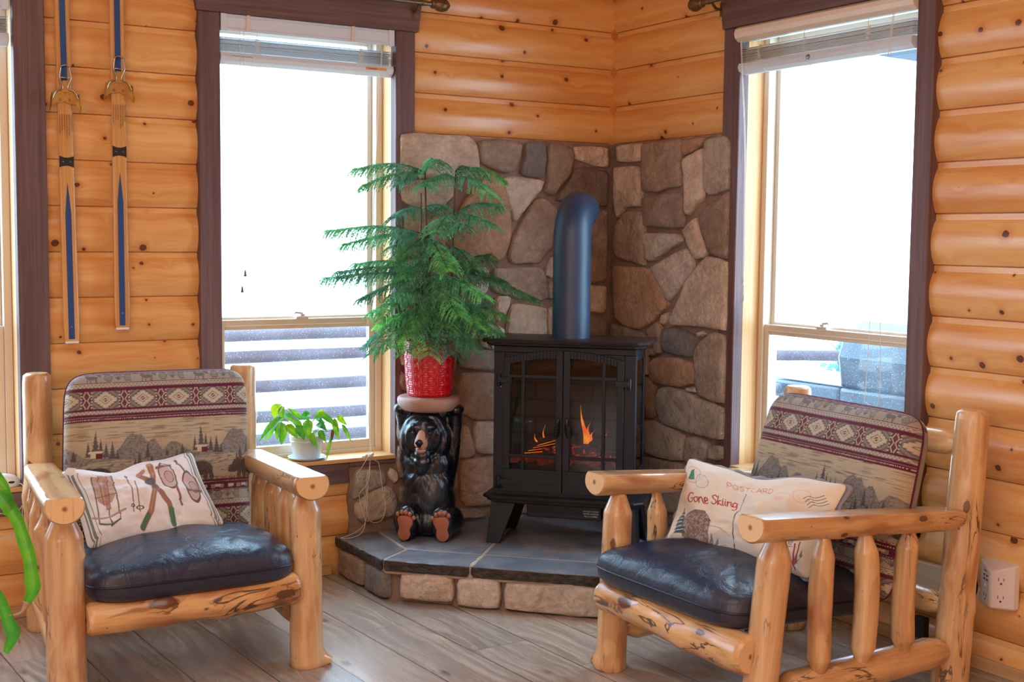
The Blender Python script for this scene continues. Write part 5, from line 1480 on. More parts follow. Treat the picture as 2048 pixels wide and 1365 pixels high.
for sx, sy, tx, ty, d, ar in BRN:
    s0 = {True: .01, False: -.035}[sx < 880 and sx > 848]
    p1 = T(tx, min(ty, 704), d)
    if p1.y > -.125: p1 = p1 + VF*((p1.y+.125)/.856)              # keep clear of the wall and the blind cords
    pine_branch(T(sx, sy, s0), p1, ar, droop=.05)

# ------------------------------------------------------------------ trailing plant on the middle sill
PC = V((-1.566, .018, .502))
ph = thing('potted_philodendron', 'green-leaved trailing plant in white pot on the window sill', 'potted plant', PC.to_tuple())
mb = MB(); lathe(mb, [(.055,.004),(.057,.006),(.064,.05),(.0705,.080),(.072,.081),(.072,.086),(.0715,.088),(.073,.090),(.0735,.103),(.0745,.106),(.0725,.108),(.069,.106),(.066,.085),(.02,.083)], PC, 40); mb.build('pot', M['potwhite'], ph, sharp=50)
mb = MB(); lathe(mb, [(.05,.0),(.062,.001),(.078,.010),(.082,.014),(.080,.015),(.06,.004),(.01,.003)], PC, 40); mb.build('saucer', M['saucer'], ph, sharp=50)
mb = MB(); lathe(mb, [(.066,.086),(.04,.092),(.005,.094)], PC, 24); mb.build('soil', M['soil'], ph, sharp=180)
def LP(x, y, d): return PC + VR*((x-930)*.000268) + VF*d + V((0,0,.106+(650-y)*.000268))
def leaf(mb, a, b, w, nrm, cup=.25, curl=.02, col=(1,1,1,1), heart=True):
    a, b = V(a), V(b); L = (b-a).length; t = (b-a).normalized()
    s = t.cross(V(nrm)).normalized(); n = s.cross(t).normalized()
    N_, Mw = 12, 6; vs = []; cs = []
    for i in range(N_+1):
        u = i/N_
        ww = (math.sin(PI*min(1, u**.62))**.85)*(1-u*.25) if heart else math.sin(PI*u**.8)**.8
        c = a + t*(L*u) + n*(-curl*math.sin(PI*u)*-1 - curl*2*u*u) 
        for k in range(-Mw, Mw+1):
            f = k/Mw
            back = -t*(.16*w*abs(f)*(1-u)**4*2) if heart else V((0,0,0))
            vs.append(c + s*(f*ww*w*.5) + n*(cup*w*.5*ww*(f*f)) + back)
            v = 1.0 + (.55 if abs(f) < .12 else 0) + .15*math.sin(k*2.1+i)
            cs.append((col[0]*v, col[1]*(v*.5+.5), col[2], 1))
    W = 2*Mw+1
    mb.add(vs, [(i*W+k, i*W+k+1, (i+1)*W+k+1, (i+1)*W+k) for i in range(N_) for k in range(W-1)], 0, None, cs)
LV = [((500,205),(420,370),215,.02,(1.5,1.15,.3)),((545,372),(200,720),150,.06,(.75,1.0,1.5)),((470,400),(312,740),120,.04,(.8,1.0,.8)),((565,215),(560,400),130,.03,(1.5,1.2,.35)),((560,450),(485,690),130,.06,(.9,1.05,.6)),((580,455),(615,750),185,.09,(1.1,1.1,.7)),
 ((805,375),(640,198),95,.0,(1.0,1.05,.5)),((690,480),(845,640),150,.08,(1.0,1.0,.4)),((850,505),(960,650),170,.085,(.30,.62,.45)),((1010,395),(1015,640),165,.10,(1.2,1.15,.9)),((930,335),(835,355),120,-.03,(.3,.7,.45)),((625,330),(770,430),125,.03,(1.1,1.2,2.2)),((985,365),(850,345),70,.05,(1.2,1.3,2.5)),
 ((1185,262),(1060,375),95,.02,(1.6,1.3,1.0)),((1170,280),(1485,490),115,.05,(.85,.95,.4)),((1400,385),(1470,700),110,.05,(.95,1.05,.55)),((1450,360),(1560,470),115,.0,(1.5,1.2,.3)),((1512,480),(1660,735),70,.02,(.8,1.0,.8)),((1140,470),(1275,520),140,.04,(.4,.7,1.0)),((1075,590),(1160,780),115,.11,(.9,1.0,.5)),((1190,560),(1285,700),115,.08,(.8,.9,.4)),((760,440),(900,520),120,.02,(.6,.8,.3)),((1100,400),(1200,450),90,-.02,(.35,.6,.7)),((1350,660),(1275,1020),55,.06,(.9,1.1,1.5))]
rl = random.Random(4)
for a, b, w, d, c in LV:
    pa = LP(a[0], a[1], d); pb = LP(b[0], b[1], d+.02)
    nrm = VF*1.0 + V((0,0,.5)) + VR*rl.uniform(-.5,.5)
    mb = MB(); leaf(mb, pa, pb, w*.000268, nrm, .3, .008, (c[0],c[1],c[2],1)); lf = mb.build('leaf', M['philo'], ph, sharp=180)
    mb = MB(); root = PC + VR*rl.uniform(-.03,.03) + VF*rl.uniform(-.02,.03) + V((0,0,.09)); mid = (root+pa)/2 + V((0,0,.025)); tube(mb, smooth_path([root, mid, pa], 5), .0014, 6); mb.build('petiole', M['stemgreen'], lf, sharp=180)
mb = MB(); leaf(mb, LP(1375,540,.05), LP(1350,725,.055), 60*.000268, VF, .6, .006); dl = mb.build('leaf', M['deadleaf'], ph, sharp=180); dl['label'] = 'shrivelled brown leaf'
mb = MB(); tube(mb, smooth_path([LP(1190,560,.05), LP(1300,560,.05), LP(1372,545,.05), LP(1352,660,.055)], 5), .0015, 6); mb.build('petiole', M['stemgreen'], ph, sharp=180)

# ------------------------------------------------------------------ plant at the left edge, nearer the camera
fg = thing('leafy_houseplant', 'bright green strap-leaved houseplant reaching in at the left edge of the photo', 'houseplant', (-3.40,-2.02,0))
mb = MB(); lathe(mb, [(.10,0),(.12,.005),(.15,.25),(.155,.26),(.145,.265),(.135,.24),(.02,.23)], (-3.40,-2.02,0), 32); mb.build('pot', M['potwhite'], fg, sharp=50)
mb = MB(); lathe(mb, [(.136,.236),(.08,.246),(.01,.25)], (-3.40,-2.02,0), 24); mb.build('soil', M['soil'], fg, sharp=180)
def strap(pts, ws, nrm, name='leaf', mat='fgleaf', col=(1,1,1,1)):
    q = smooth_path(pts, 6); n = len(q); vs = []; Wd = []
    for i in range(n):
        f = i/(n-1)*(len(ws)-1); j = min(int(f), len(ws)-2); Wd.append(ws[j]+(ws[j+1]-ws[j])*(f-j))
    for i, p in enumerate(q):
        t = (q[min(i+1, n-1)]-q[max(i-1, 0)]).normalized(); s = t.cross(V(nrm)).normalized(); nn = s.cross(t)
        for k in range(-3, 4):
            f = k/3; e = 1+.12*math.sin(i*.9+(2 if f > 0 else 0)); vs.append(p + s*f*Wd[i]*.5*e + nn*(f*f*Wd[i]*.22))
    mb = MB(); mb.add(vs, [(i*7+k, i*7+k+1, (i+1)*7+k+1, (i+1)*7+k) for i in range(n-1) for k in range(6)], 0, None, col)
    return mb.build(name, M[mat], fg, sharp=180)
FD = V((-.5,-.85,.1))
s1 = strap([(-3.39,-2.05,.24),(-3.36,-2.13,.72),(-3.277,-2.245,.95),(-3.185,-2.305,.930),(-3.143,-2.33,.871),(-3.125,-2.347,.80),(-3.119,-2.357,.739),(-3.131,-2.352,.700)], [.010,.016,.024,.028,.027,.027,.031,.015], FD)
mb = MB(); tube(mb, smooth_path([(-3.131,-2.352,.703),(-3.140,-2.351,.686),(-3.150,-2.347,.679),(-3.166,-2.337,.676)], 5), [.009,.008,.006,.006,.005,.004,.003,.003,.003,.003,.003,.002,.002,.002,.002,.001], 8); mb.build('dry_tip', M['drytip'], s1, sharp=180)
strap([(-3.40,-2.04,.24),(-3.35,-2.15,.80),(-3.23,-2.28,1.00),(-3.178,-2.305,.965),(-3.158,-2.314,.926),(-3.155,-2.318,.901),(-3.166,-2.317,.880)], [.010,.016,.02,.022,.014,.020,.008], FD)
strap([(-3.40,-2.05,.24),(-3.36,-2.14,.62),(-3.26,-2.26,.80),(-3.195,-2.318,.742),(-3.172,-2.332,.690),(-3.158,-2.343,.640),(-3.172,-2.336,.598)], [.010,.016,.02,.020,.024,.030,.008], FD, col=(.8,1,1.3,1))
# ------------------------------------------------------------------ painted / woven surfaces, computed per vertex
def C3(r, g, b): return np.array(lin(r, g, b)[:3])
class Art:
    def __init__(self, X, Y, base):
        self.X, self.Y = X, Y; self.c = np.empty(X.shape+(3,)); self.c[:] = base
    def put(self, m, col, k=1.0):
        m = np.clip(m, 0, 1)[..., None]*k; self.c = self.c*(1-m) + np.asarray(col)*m
    def seg(self, pts, w, soft=1.2):
        d = np.full(self.X.shape, 1e9)
        for (x0, y0), (x1, y1) in zip(pts, pts[1:]):
            dx, dy = x1-x0, y1-y0; L = dx*dx+dy*dy+1e-12
            t = np.clip(((self.X-x0)*dx+(self.Y-y0)*dy)/L, 0, 1)
            d = np.minimum(d, np.hypot(self.X-x0-t*dx, self.Y-y0-t*dy))
        return np.clip((w/2-d)/soft+.5, 0, 1)
    def line(self, pts, w, col, k=1.0, soft=1.2): self.put(self.seg(pts, w, soft), col, k)
    def ell(self, cx, cy, rx, ry, ang=0.0):
        c, s = math.cos(ang), math.sin(ang); x, y = self.X-cx, self.Y-cy
        return np.sqrt(((x*c+y*s)/rx)**2 + ((-x*s+y*c)/ry)**2)
    def disc(self, cx, cy, rx, ry, col, k=1.0, ang=0.0): self.put((1-self.ell(cx, cy, rx, ry, ang))*min(rx, ry)/1.2+.5, col, k)
    def ringe(self, cx, cy, rx, ry, w, col, k=1.0, ang=0.0):
        e = np.abs(self.ell(cx, cy, rx, ry, ang)-1)*min(rx, ry); self.put((w/2-e)/1.2+.5, col, k)
    def poly(self, pts, col, k=1.0):
        ins = np.zeros(self.X.shape, bool)
        for (x0, y0), (x1, y1) in zip(pts, pts[1:]+pts[:1]):
            cnd = ((y0 > self.Y) != (y1 > self.Y))
            ins ^= cnd & (self.X < (x1-x0)*(self.Y-y0)/((y1-y0) if y1 != y0 else 1e-9)+x0)
        self.put(ins.astype(float), col, k)
    def rgba(self): return np.concatenate([self.c, np.ones(self.c.shape[:2]+(1,))], -1)

def hash2(x, y): return np.modf(np.abs(np.sin(x*127.1+y*311.7)*43758.5453))[0]
def vnoise(x, y):
    xi, yi = np.floor(x), np.floor(y); fx, fy = x-xi, y-yi; fx = fx*fx*(3-2*fx); fy = fy*fy*(3-2*fy)
    a, b, c, d = hash2(xi, yi), hash2(xi+1, yi), hash2(xi, yi+1), hash2(xi+1, yi+1)
    return a+(b-a)*fx+(c-a)*fy+(a-b-c+d)*fx*fy

BURG, CREAM, GREY, DARK, TAN = C3(108,28,58), C3(212,198,170), C3(152,144,138), C3(98,88,84), C3(190,170,138)
def tapestry(u, v):
    """woven lodge cloth: u metres across, v metres down from the top edge"""
    vm = v*1050.0 - 2.0
    A = Art(u*1000, vm, GREY); P = 465.0
    vv = np.where(A.Y > 440, A.Y-P, A.Y); x = A.X
    def band(a, b, col, k=1.0): A.put(((vv >= a) & (vv < b)).astype(float), col, k)
    def tri(t): return 2*np.abs(t-np.floor(t+.5))
    # creature band
    band(-40, 44, C3(176,166,152))
    X0 = np.mod(x-30, 200.0); sub = Art(X0, vv, (0,0,0)); m = np.zeros(x.shape)
    def add(e, w): 
        nonlocal m; m = np.maximum(m, np.clip((1-e)*w/1.2+.5, 0, 1))
    for cx in (0, 200):                                             # moose
        add(sub.ell(cx+60, 18, 20, 8), 8); add(sub.ell(cx+44, 13, 8, 7), 6); add(sub.ell(cx+86, 11, 10, 4.5, .35), 4); add(sub.ell(cx+95, 3, 11, 3, -.5), 3); add(sub.ell(cx+88, 1, 6, 2.5, .6), 2.5)
        for lx, k in ((44, -3), (52, 2), (70, 3), (76, -1)): m = np.maximum(m, sub.seg([(cx+lx, 22), (cx+lx+k, 36)], 3.6))
    A.put(m*((vv > -8) & (vv < 40)), DARK, .75)
    for cx in (118, 190):                                           # rosettes
        for r in (4, 10, 14): A.put(((1.7-np.abs(np.hypot(X0-cx, vv-20)-r-1.2*np.cos(6*np.arctan2(vv-20, X0-cx))))/1.2+.3)*((vv > 2) & (vv < 38)), DARK, .75)
    for a in (-.9, -.5, -.15, .15, .5, .9): A.put(sub.seg([(154, 28), (154+20*math.sin(a), 28-22*math.cos(a)), (154+24*math.sin(a*1.3), 28-20*math.cos(a))], 3)*((vv > 2) & (vv < 38)), DARK, .75)
    band(-60, 6, BURG); A.put(((np.abs(vv-2) < 1.3) & (np.mod(x, 6) < 3.2)).astype(float), CREAM)
    A.put(((vv < -4)).astype(float)*(tri(x/34) > .5), C3(150,140,130)); A.put(((vv < -9)).astype(float)*(tri(x/52) > .6), CREAM)
    band(38, 40.5, BURG); band(40.5, 43, CREAM); band(43, 58, GREY)
    def zig(vc): A.put((2.6-np.abs(vv-vc-(tri(x/13.5)-.5)*9))/1.4+.3, CREAM)
    zig(50.5); band(57.5, 70, BURG)
    # diamond band
    band(70, 136, C3(150,138,128)); lx = np.mod(x-68, 134.0)-67; ly = vv-103
    inb = ((vv >= 70) & (vv < 136)).astype(float)
    cheq = (np.mod(np.abs(lx)+np.abs(ly)*1.3, 22) < 9); A.put(inb*cheq*(np.abs(lx) < 50), C3(104,96,92), .8)
    r = np.abs(lx)/47+np.abs(ly)/34; saw = np.mod(np.abs(ly)/7.2, 1)
    A.put(inb*np.clip((.98-r+.24*(saw-.5))*14, 0, 1), CREAM)
    A.put(inb*np.clip((.045-np.abs(r-.46))*40, 0, 1), DARK); A.put(inb*np.clip((.25-r)*20, 0, 1), BURG); A.put(inb*((np.abs(ly+lx*.25) < 2.0) & (r < .2)), CREAM)
    side = np.abs(np.abs(lx)-67); colm = inb*(side < 15)
    A.put(colm, BURG, .85); A.put(colm*np.clip((2.6-np.abs(side-3-9*tri(ly/30)))/1.2, 0, 1), CREAM)
    edge = inb*((side > 15) & (side < 20)); A.put(edge, C3(80,72,72), .9); A.put(edge*(tri(ly/11) > .5), CREAM)
    band(136, 143, BURG); band(143, 157, GREY); zig(150); band(157, 166, BURG); band(166, 168, GREY); band(168, 184, BURG)
    A.put(((np.abs(vv-175) < 2.0) & (np.mod(x, 6.4) < 3.4)).astype(float), CREAM)
    # the landscape
    sc = ((vv >= 184) & (vv < 425)); scf = sc.astype(float); s = vv-184; t = s/241
    A.put(scf, C3(202,184,150)); A.put(scf*np.clip((t-.25)*3, 0, 1), C3(170,150,126), .8)
    sky = np.clip((vnoise(x/55, vv/1.9)-.62)*6, 0, 1)*np.clip((.42-t)*6, 0, 1); A.put(scf*sky, C3(120,100,84), .75)
    px = np.mod(x+45, 385.0)
    mts = [(0,118),(30,85),(55,92),(95,125),(150,140),(210,125),(250,70),(275,48),(292,58),(305,52),(330,82),(355,70),(385,118)]
    hgt = np.interp(px, [a for a, _ in mts], [b for _, b in mts]) + 6*(vnoise(px/7, px*0+3)-.5)
    mm = np.clip((s-hgt)/1.5, 0, 1)*np.clip((172-s)/8, 0, 1); tex = vnoise(x/5+vv/9, vv/4-x/11)
    A.put(scf*mm, C3(150,140,128)); A.put(scf*mm*np.clip((tex-.45)*5, 0, 1), C3(112,104,98), .75)
    hill = 150 + 10*np.sin(px/385*2*PI*1.0+1)+5*vnoise(px/14, px*0); hm = np.clip((s-hill)/1.5, 0, 1); A.put(scf*hm, C3(182,164,138))
    A.put(scf*hm*np.clip((vnoise(x/18+vv/20, vv/2.6)-.60)*6, 0, 1), C3(112,94,82), .75)
    def tree(cx, base, h, w):
        d = s-(base-h); f = np.clip(d/h, 0, 1); hw = w*f*(.55+.45*np.mod(f*6.0, 1))*(.85+.3*vnoise(x/2.2, vv/2.2))
        dx = np.minimum(np.abs(px-cx), 385-np.abs(px-cx)); A.put(scf*((d > 0) & (d < h))*np.clip((hw-dx)/1.5+.3, 0, 1), C3(88,78,74), .92)
    for q in ((120,128,58,13),(145,124,92,19),(163,130,70,14),(182,132,55,14),(204,138,66,15),(222,142,34,11),(72,140,44,13),(50,146,26,10),(330,144,62,12),(345,160,30,9),(15,140,30,10),(300,168,54,12),(285,172,30,9)): tree(*q)
    cab = scf*((np.abs(px-150) < 19) & (s > 116) & (s < 136)); A.put(cab, C3(108,36,50)); A.put(scf*((np.abs(px-146+(s-110)*.5) < 24) & (s > 107) & (s < 117)), C3(214,200,170)); A.put(scf*((np.abs(px-137) < 8) & (s > 117) & (s < 134)), C3(214,196,160))
    # bears
    bx = np.mod(x-20, 185.0); bs = Art(bx, s, (0,0,0)); b = np.zeros(x.shape)
    def addb(e, w):
        nonlocal b; b = np.maximum(b, np.clip((1-e)*w/1.4+.5, 0, 1))
    for cx in (0, 185):
        addb(bs.ell(cx+92, 197, 46, 27, .05), 24); addb(bs.ell(cx+55, 193, 26, 24), 20); addb(bs.ell(cx+34, 205, 18, 15, .4), 12); addb(bs.ell(cx+22, 213, 10, 7, .5), 6); addb(bs.ell(cx+40, 190, 6, 6), 5)
        for lx_, k in ((62, -6), (76, 4), (112, -3), (128, 5)): b = np.maximum(b, bs.seg([(cx+lx_, 208), (cx+lx_+k, 233)], 17))
    A.put(scf*b, C3(92,76,66), .95); A.put(scf*b*np.clip((vnoise(x/3, vv/5)-.5)*4, 0, 1), C3(62,50,46), .6)
    A.put(scf*np.clip((s-232)/2, 0, 1)*(vnoise(x/4, vv/4) > .45), C3(110,88,72), .7)
    band(425, 433, BURG); band(433, 438, C3(90,30,46)); A.put(((np.abs(vv-435.5) < 1.4) & (np.mod(x, 6.4) < 3.4) & (A.Y > 400)).astype(float), CREAM)
    A.put(((A.Y > 438) & (A.Y < 446)).astype(float), BURG)
    lum = A.c.mean(-1, keepdims=True); A.c = (A.c*.90+lum*.10)*.93
    A.c *= (.93+.14*hash2(np.floor(A.X/1.8), np.floor(A.Y/1.8)))[..., None]
    return A.rgba()

def bil(c, a, b):
    """corners BL, BR, TL, TR; a, b in 0..1"""
    BL, BR_, TL, TR = [np.array(k, float) for k in c]; a = a[..., None]; b = b[..., None]
    return BL*(1-a)*(1-b)+BR_*a*(1-b)+TL*(1-a)*b+TR*a*b

def sheet(corners, T, nu, nv, p=8.0, pin=0.0, e1=8.0, e2=2.4, puff=0.0, wr=0.0, seed=0.0, flip=False, back=1.0, crease=None):
    """front and back skins of a cushion over the quad; returns two point grids and the parameters"""
    def axis(n):
        t = np.linspace(-1, 1, n); return np.sign(t)*(1-(1-np.abs(t))**1.35)
    a, b = np.meshgrid(axis(nu), axis(nv))
    m = np.maximum(np.abs(a), np.abs(b)); r = (np.abs(a)**p+np.abs(b)**p)**(1/p); k = np.where(m > 0, m/np.maximum(r, 1e-9), 1)
    x, y = a*k, b*k
    if pin: x = x*(1-pin*(1-b*b)); y = y*(1-pin*1.6*(1-a*a)*(1+.5*np.cos(a*7+seed)))
    c = [np.array(q, float) for q in corners]
    ex = (c[1]-c[0]+c[3]-c[2]); ey = (c[2]-c[0]+c[3]-c[1]); n = np.cross(ex, ey); n /= np.linalg.norm(n)
    base = bil(corners, (x+1)/2, (y+1)/2)
    prof = ((1-np.clip(m, 0, 1)**e1)**(1/e2))
    d = T/2*prof + puff*(1-a*a)*(1-b*b)
    w = np.zeros(d.shape)
    if wr:
        for sx, sy, am in ((3.1, 2.2, 1.0), (6.3, 5.1, .55), (13, 9, .25)): w += am*(vnoise(a*sx+seed+b*1.3, b*sy+seed*1.7-a*.8)-.5)
        w *= wr*np.clip(prof*1.6, 0, 1)
    if crease is not None: w = w + crease(a, b)*np.clip(prof*1.4, 0, 1)
    F = base + n*(d+w)[..., None]; Bk = base - n*(T/2*prof*back)[..., None]
    return F, Bk, a, b, x, y, n

def rim_path(F, off=0.0):
    """every few points round the rim of a skin"""
    top = [F[0, i] for i in range(0, F.shape[1], 3)]; rt = [F[j, -1] for j in range(2, F.shape[0], 3)]
    bt = [F[-1, i] for i in range(F.shape[1]-3, -1, -3)]; lf = [F[j, 0] for j in range(F.shape[0]-3, 1, -3)]
    P = [V(q) for q in top+rt+bt+lf]; out = [P[0]]
    for q in P[1:]:
        if (q-out[-1]).length > .004: out.append(q)
    return out

def back_cushion(root, corners, W, Hh, T, seed, nu=340, nv=400, shift=0.0, sag=None):
    F, Bk, a, b, x, y, n = sheet(corners, T, nu, nv, p=9, e1=9, e2=2.6, puff=.018, wr=.010, seed=seed, crease=sag)
    # follow the cloth over the rounded edges: metres along u and v
    u = (x+1)/2*W + shift; v = (1-y)/2*Hh
    ov = np.clip((np.abs(b)-.93)/.07, 0, 1)
    v = v - np.where(y > 0, ov*.0, 0) - .004
    cf = tapestry(u, v); cb = tapestry(u, -v-.012)
    o = gridmesh('back_cushion', F, cf, M['tapestry'], root, closed_back=(Bk, cb)); o['label'] = 'woven cushion with bears, pines and mountains'
    mb = MB(); tube(mb, rim_path(F), .0042, 6, closed=True, col=(BURG[0]*.8, BURG[1]*.8, BURG[2]*.8, 1)); mb.build('piping', M['tapestry'], o, sharp=180)
    return o

def seat_cushion(root, corners, T, seed, nu=110, nv=100, crease=None, worn=False):
    F, Bk, a, b, x, y, n = sheet(corners, T, nu, nv, p=7, e1=9, e2=3.0, puff=.048, wr=.007, seed=seed, crease=crease)
    m = np.maximum(np.abs(a), np.abs(b)); cf = np.ones(F.shape[:2]+(4,)); cf[..., :3] = np.clip((1-m)*7, 0.25, 1)[..., None]; cb = cf*0+.25
    if worn:
        k = (1-np.clip((a+.5*np.clip(-.55-b, 0, 1)-.80)/.14, 0, 1))[..., None]; cf[..., :3] *= k; cb[..., :3] *= (1-np.clip((a-.8)/.1, 0, 1))[..., None]
    o = gridmesh('seat_cushion', F, cf, M['leather'], root, closed_back=(Bk, cb)); o['label'] = 'worn black leather seat cushion'
    mb = MB(); tube(mb, rim_path(F), .0042, 6, closed=True); mb.build('piping', M['piping'], o, sharp=180)
    return o

POST = [(0, 1.03), (.05, 1), (.885, .98), (.90, .95), (.985, .55), (1, .50)]
SPIN = [(0, .42), (.05, .44), (.15, 1), (.5, 1.04), (.82, 1), (.93, .55), (1, .50)]
LM = [M['log'], M['end']]; LD = [M['logdark'], M['end']]
def part(name, root, mats, *a, label=None, **k):
    mb = MB(); log(mb, *a, **k); o = mb.build(name, mats, root, sharp=42)
    if label: o['label'] = label
    return o
def armchair(c, label, fposts, bposts, arms, srails, frail, backs, spins, s0, group='log armchairs by the hearth'):
    r = thing('log_armchair', label, 'armchair', c, group)
    s = s0
    for (p, q, rad, kn) in fposts:
        s += 1.3; part('leg', r, LM, p, q, rad*1.02, rad*.98, prof=POST, seed=s, amp=.035, knots=kn, n=30, seg=26, bend=0)
    for (p, q, rad, kn) in bposts:
        s += 1.3; part('back_post', r, LM, p, q, rad*1.05, rad*.96, prof=[(0,1),(.97,1),(.99,.96),(1,.88)], seed=s, amp=.05, knots=kn, n=34, seg=26, chamfer=.008)
    for (p, q, rad, kn) in arms:
        s += 1.3; part('armrest', r, LD, p, q, rad, rad*.95, prof=[(0,1),(.90,1),(.97,.82),(1,.5)], seed=s, amp=.035, flat=.52, up=(0,0,1), sq=(1.12,.98), knots=kn, n=30, seg=30)
    for (p, q, rad, kn) in srails:
        s += 1.3; part('side_rail', r, LD, p, q, rad, rad, prof=[(0,.55),(.07,1),(.90,1),(.97,.8),(1,.45)], seed=s, amp=.07, knots=kn, n=26)
    p, q, r0, r1 = frail; part('seat_rail', r, [M['railwood'], M['end']], p, q, r0, r1, seed=s0+11.7, amp=.10, sq=(1,1), n=36, seg=28, knots=[(.35,2.6,.012,.04),(.62,3.4,.010,.05)], chamfer=.012)
    for (p, q, rad) in backs:
        s += 1.3; part('back_rail', r, LM, p, q, rad, rad, prof=[(0,.6),(.08,1),(.92,1),(1,.6)], seed=s, amp=.05, n=20)
    for (p, q, rad, bend, kn) in spins:
        s += 1.3; part('spindle', r, LD if int(s) % 2 else LM, p, q, rad, rad*.95, prof=SPIN, seed=s, amp=.06, bend=bend, knots=kn, n=26)
    return r

# ---- left chair
H1, H2 = PI*1.5, 0
ch1 = armchair((-2.36,-.66,0), 'log armchair in front of the skis holding the pillow printed with snowshoes and sled',
  [((-2.795,-1.088,0), (-2.800,-1.092,.603), .0585, [(.28,4.6,.010,.022),(.80,5.6,.012,.02)]), ((-2.008,-1.068,0), (-2.014,-1.072,.603), .0550, [(.025,-.35,.034,.022),(.70,4.9,.008,.02),(.86,.3,.010,.018)])],
  [((-2.702,-.215,0), (-2.703,-.212,.948), .0515, [(.55,4.4,.012,.05),(.52,3.4,.010,.04)]), ((-1.943,-.245,0), (-1.936,-.235,.948), .0515, [(.80,0.2,.014,.025)])],
  [((-2.818,-1.205,.650), (-2.712,-.262,.606), .053, [(.72,3.3,.030,.020)]), ((-2.036,-1.195,.643), (-1.950,-.285,.600), .053, [])],
  [((-2.792,-1.04,.165), (-2.708,-.26,.165), .048, []), ((-2.008,-1.02,.165), (-1.945,-.29,.165), .048, [])],
  ((-2.742,-1.112,.276), (-2.060,-1.108,.284), .052, .056),
  [((-2.70,-.225,.27), (-1.94,-.245,.27), .04)],
  [((-2.785,-.87,.16), (-2.803,-.86,.60), .036, .006, [(.8,3.2,.014,.02)]), ((-2.765,-.66,.16), (-2.782,-.65,.60), .037, -.008, [(.5,3.3,.012,.02)]), ((-2.748,-.45,.16), (-2.762,-.44,.60), .035, .004, []),
   ((-1.990,-.85,.16), (-1.992,-.86,.60), .038, -.005, []), ((-1.968,-.65,.16), (-1.968,-.65,.60), .038, .006, []), ((-1.945,-.45,.16), (-1.946,-.45,.60), .037, .004, [])], 2.0)
seat_cushion(ch1, [(-2.742,-1.168,.378), (-2.066,-1.165,.374), (-2.672,-.52,.330), (-1.985,-.53,.330)], .130, 1.7,
  crease=lambda a, b: .004*np.sin(a*9+b*3.2+2.0*vnoise(a*2, b*2))*np.exp(-((a-.25)**2/.35+(b-.35)**2/.25)))
back_cushion(ch1, [(-2.690,-.520,.330), (-2.020,-.540,.325), (-2.640,-.375,.955), (-1.982,-.385,.950)], .685, .640, .125, 3.1)
# ---- right chair
ch2 = armchair((-.70,-1.96,0), 'log armchair by the right-hand window holding the postcard pillow',
  [((-1.128,-1.608,0), (-1.112,-1.617,.603), .051, [(.05,2.7,.022,.02),(.72,4.3,.010,.03)]), ((-1.126,-2.322,0), (-1.083,-2.350,.603), .0515, [(.72,.2,.014,.02)])],
  [((-.262,-1.562,0), (-.258,-1.560,.916), .052, []), ((-.272,-2.308,0), (-.232,-2.330,.916), .056, [(.52,.2,.016,.02),(.30,4.9,.010,.022),(.40,3.2,.016,.022),(.80,.1,.010,.03)])],
  [((-1.205,-1.606,.652), (-.310,-1.565,.584), .050, []), ((-1.196,-2.362,.650), (-.285,-2.338,.580), .050, [(.35,3.9,.022,.016),(.62,5.1,.006,.018)])],
  [((-1.08,-1.60,.140), (-.31,-1.565,.140), .050, []), ((-1.05,-2.335,.135), (-.325,-2.322,.140), .052, [(.72,5.2,.010,.02)])],
  ((-1.172,-1.632,.270), (-1.160,-2.338,.258), .055, .058),
  [((-.262,-1.60,.80), (-.240,-2.29,.80), .040), ((-.27,-1.60,.27), (-.27,-2.28,.27), .04)],
  [((-.925,-1.595,.15), (-.935,-1.595,.60), .036, .004, []), ((-.735,-1.59,.15), (-.745,-1.585,.59), .036, -.004, []), ((-.545,-1.58,.15), (-.555,-1.58,.58), .036, .003, []),
   ((-.905,-2.352,.145), (-.905,-2.362,.61), .036, -.006, [(.55,.3,.010,.02)]), ((-.725,-2.348,.15), (-.735,-2.358,.60), .038, .016, []), ((-.533,-2.342,.15), (-.533,-2.352,.59), .036, -.012, [(.86,4.7,.006,.02)])], 41.0)
seat_cushion(ch2, [(-1.243,-1.604,.378), (-1.205,-2.308,.372), (-.580,-1.630,.342), (-.560,-2.295,.342)], .130, 7.7,
  crease=lambda a, b: .005*np.sin(a*13-b*4+2.5*vnoise(a*2.5, b*2.5))*np.exp(-((a+.35)**2/.5+(b+.55)**2/.22)), worn=True)
back_cushion(ch2, [(-.590,-1.640,.330), (-.590,-2.335,.320), (-.425,-1.628,.915), (-.428,-2.318,.905)], .690, .600, .135, 9.4, shift=.10,
  sag=lambda a, b: -.018*np.exp(-((a+.1)**2/.6+(b-.98)**2/.05))+.016*a*b)

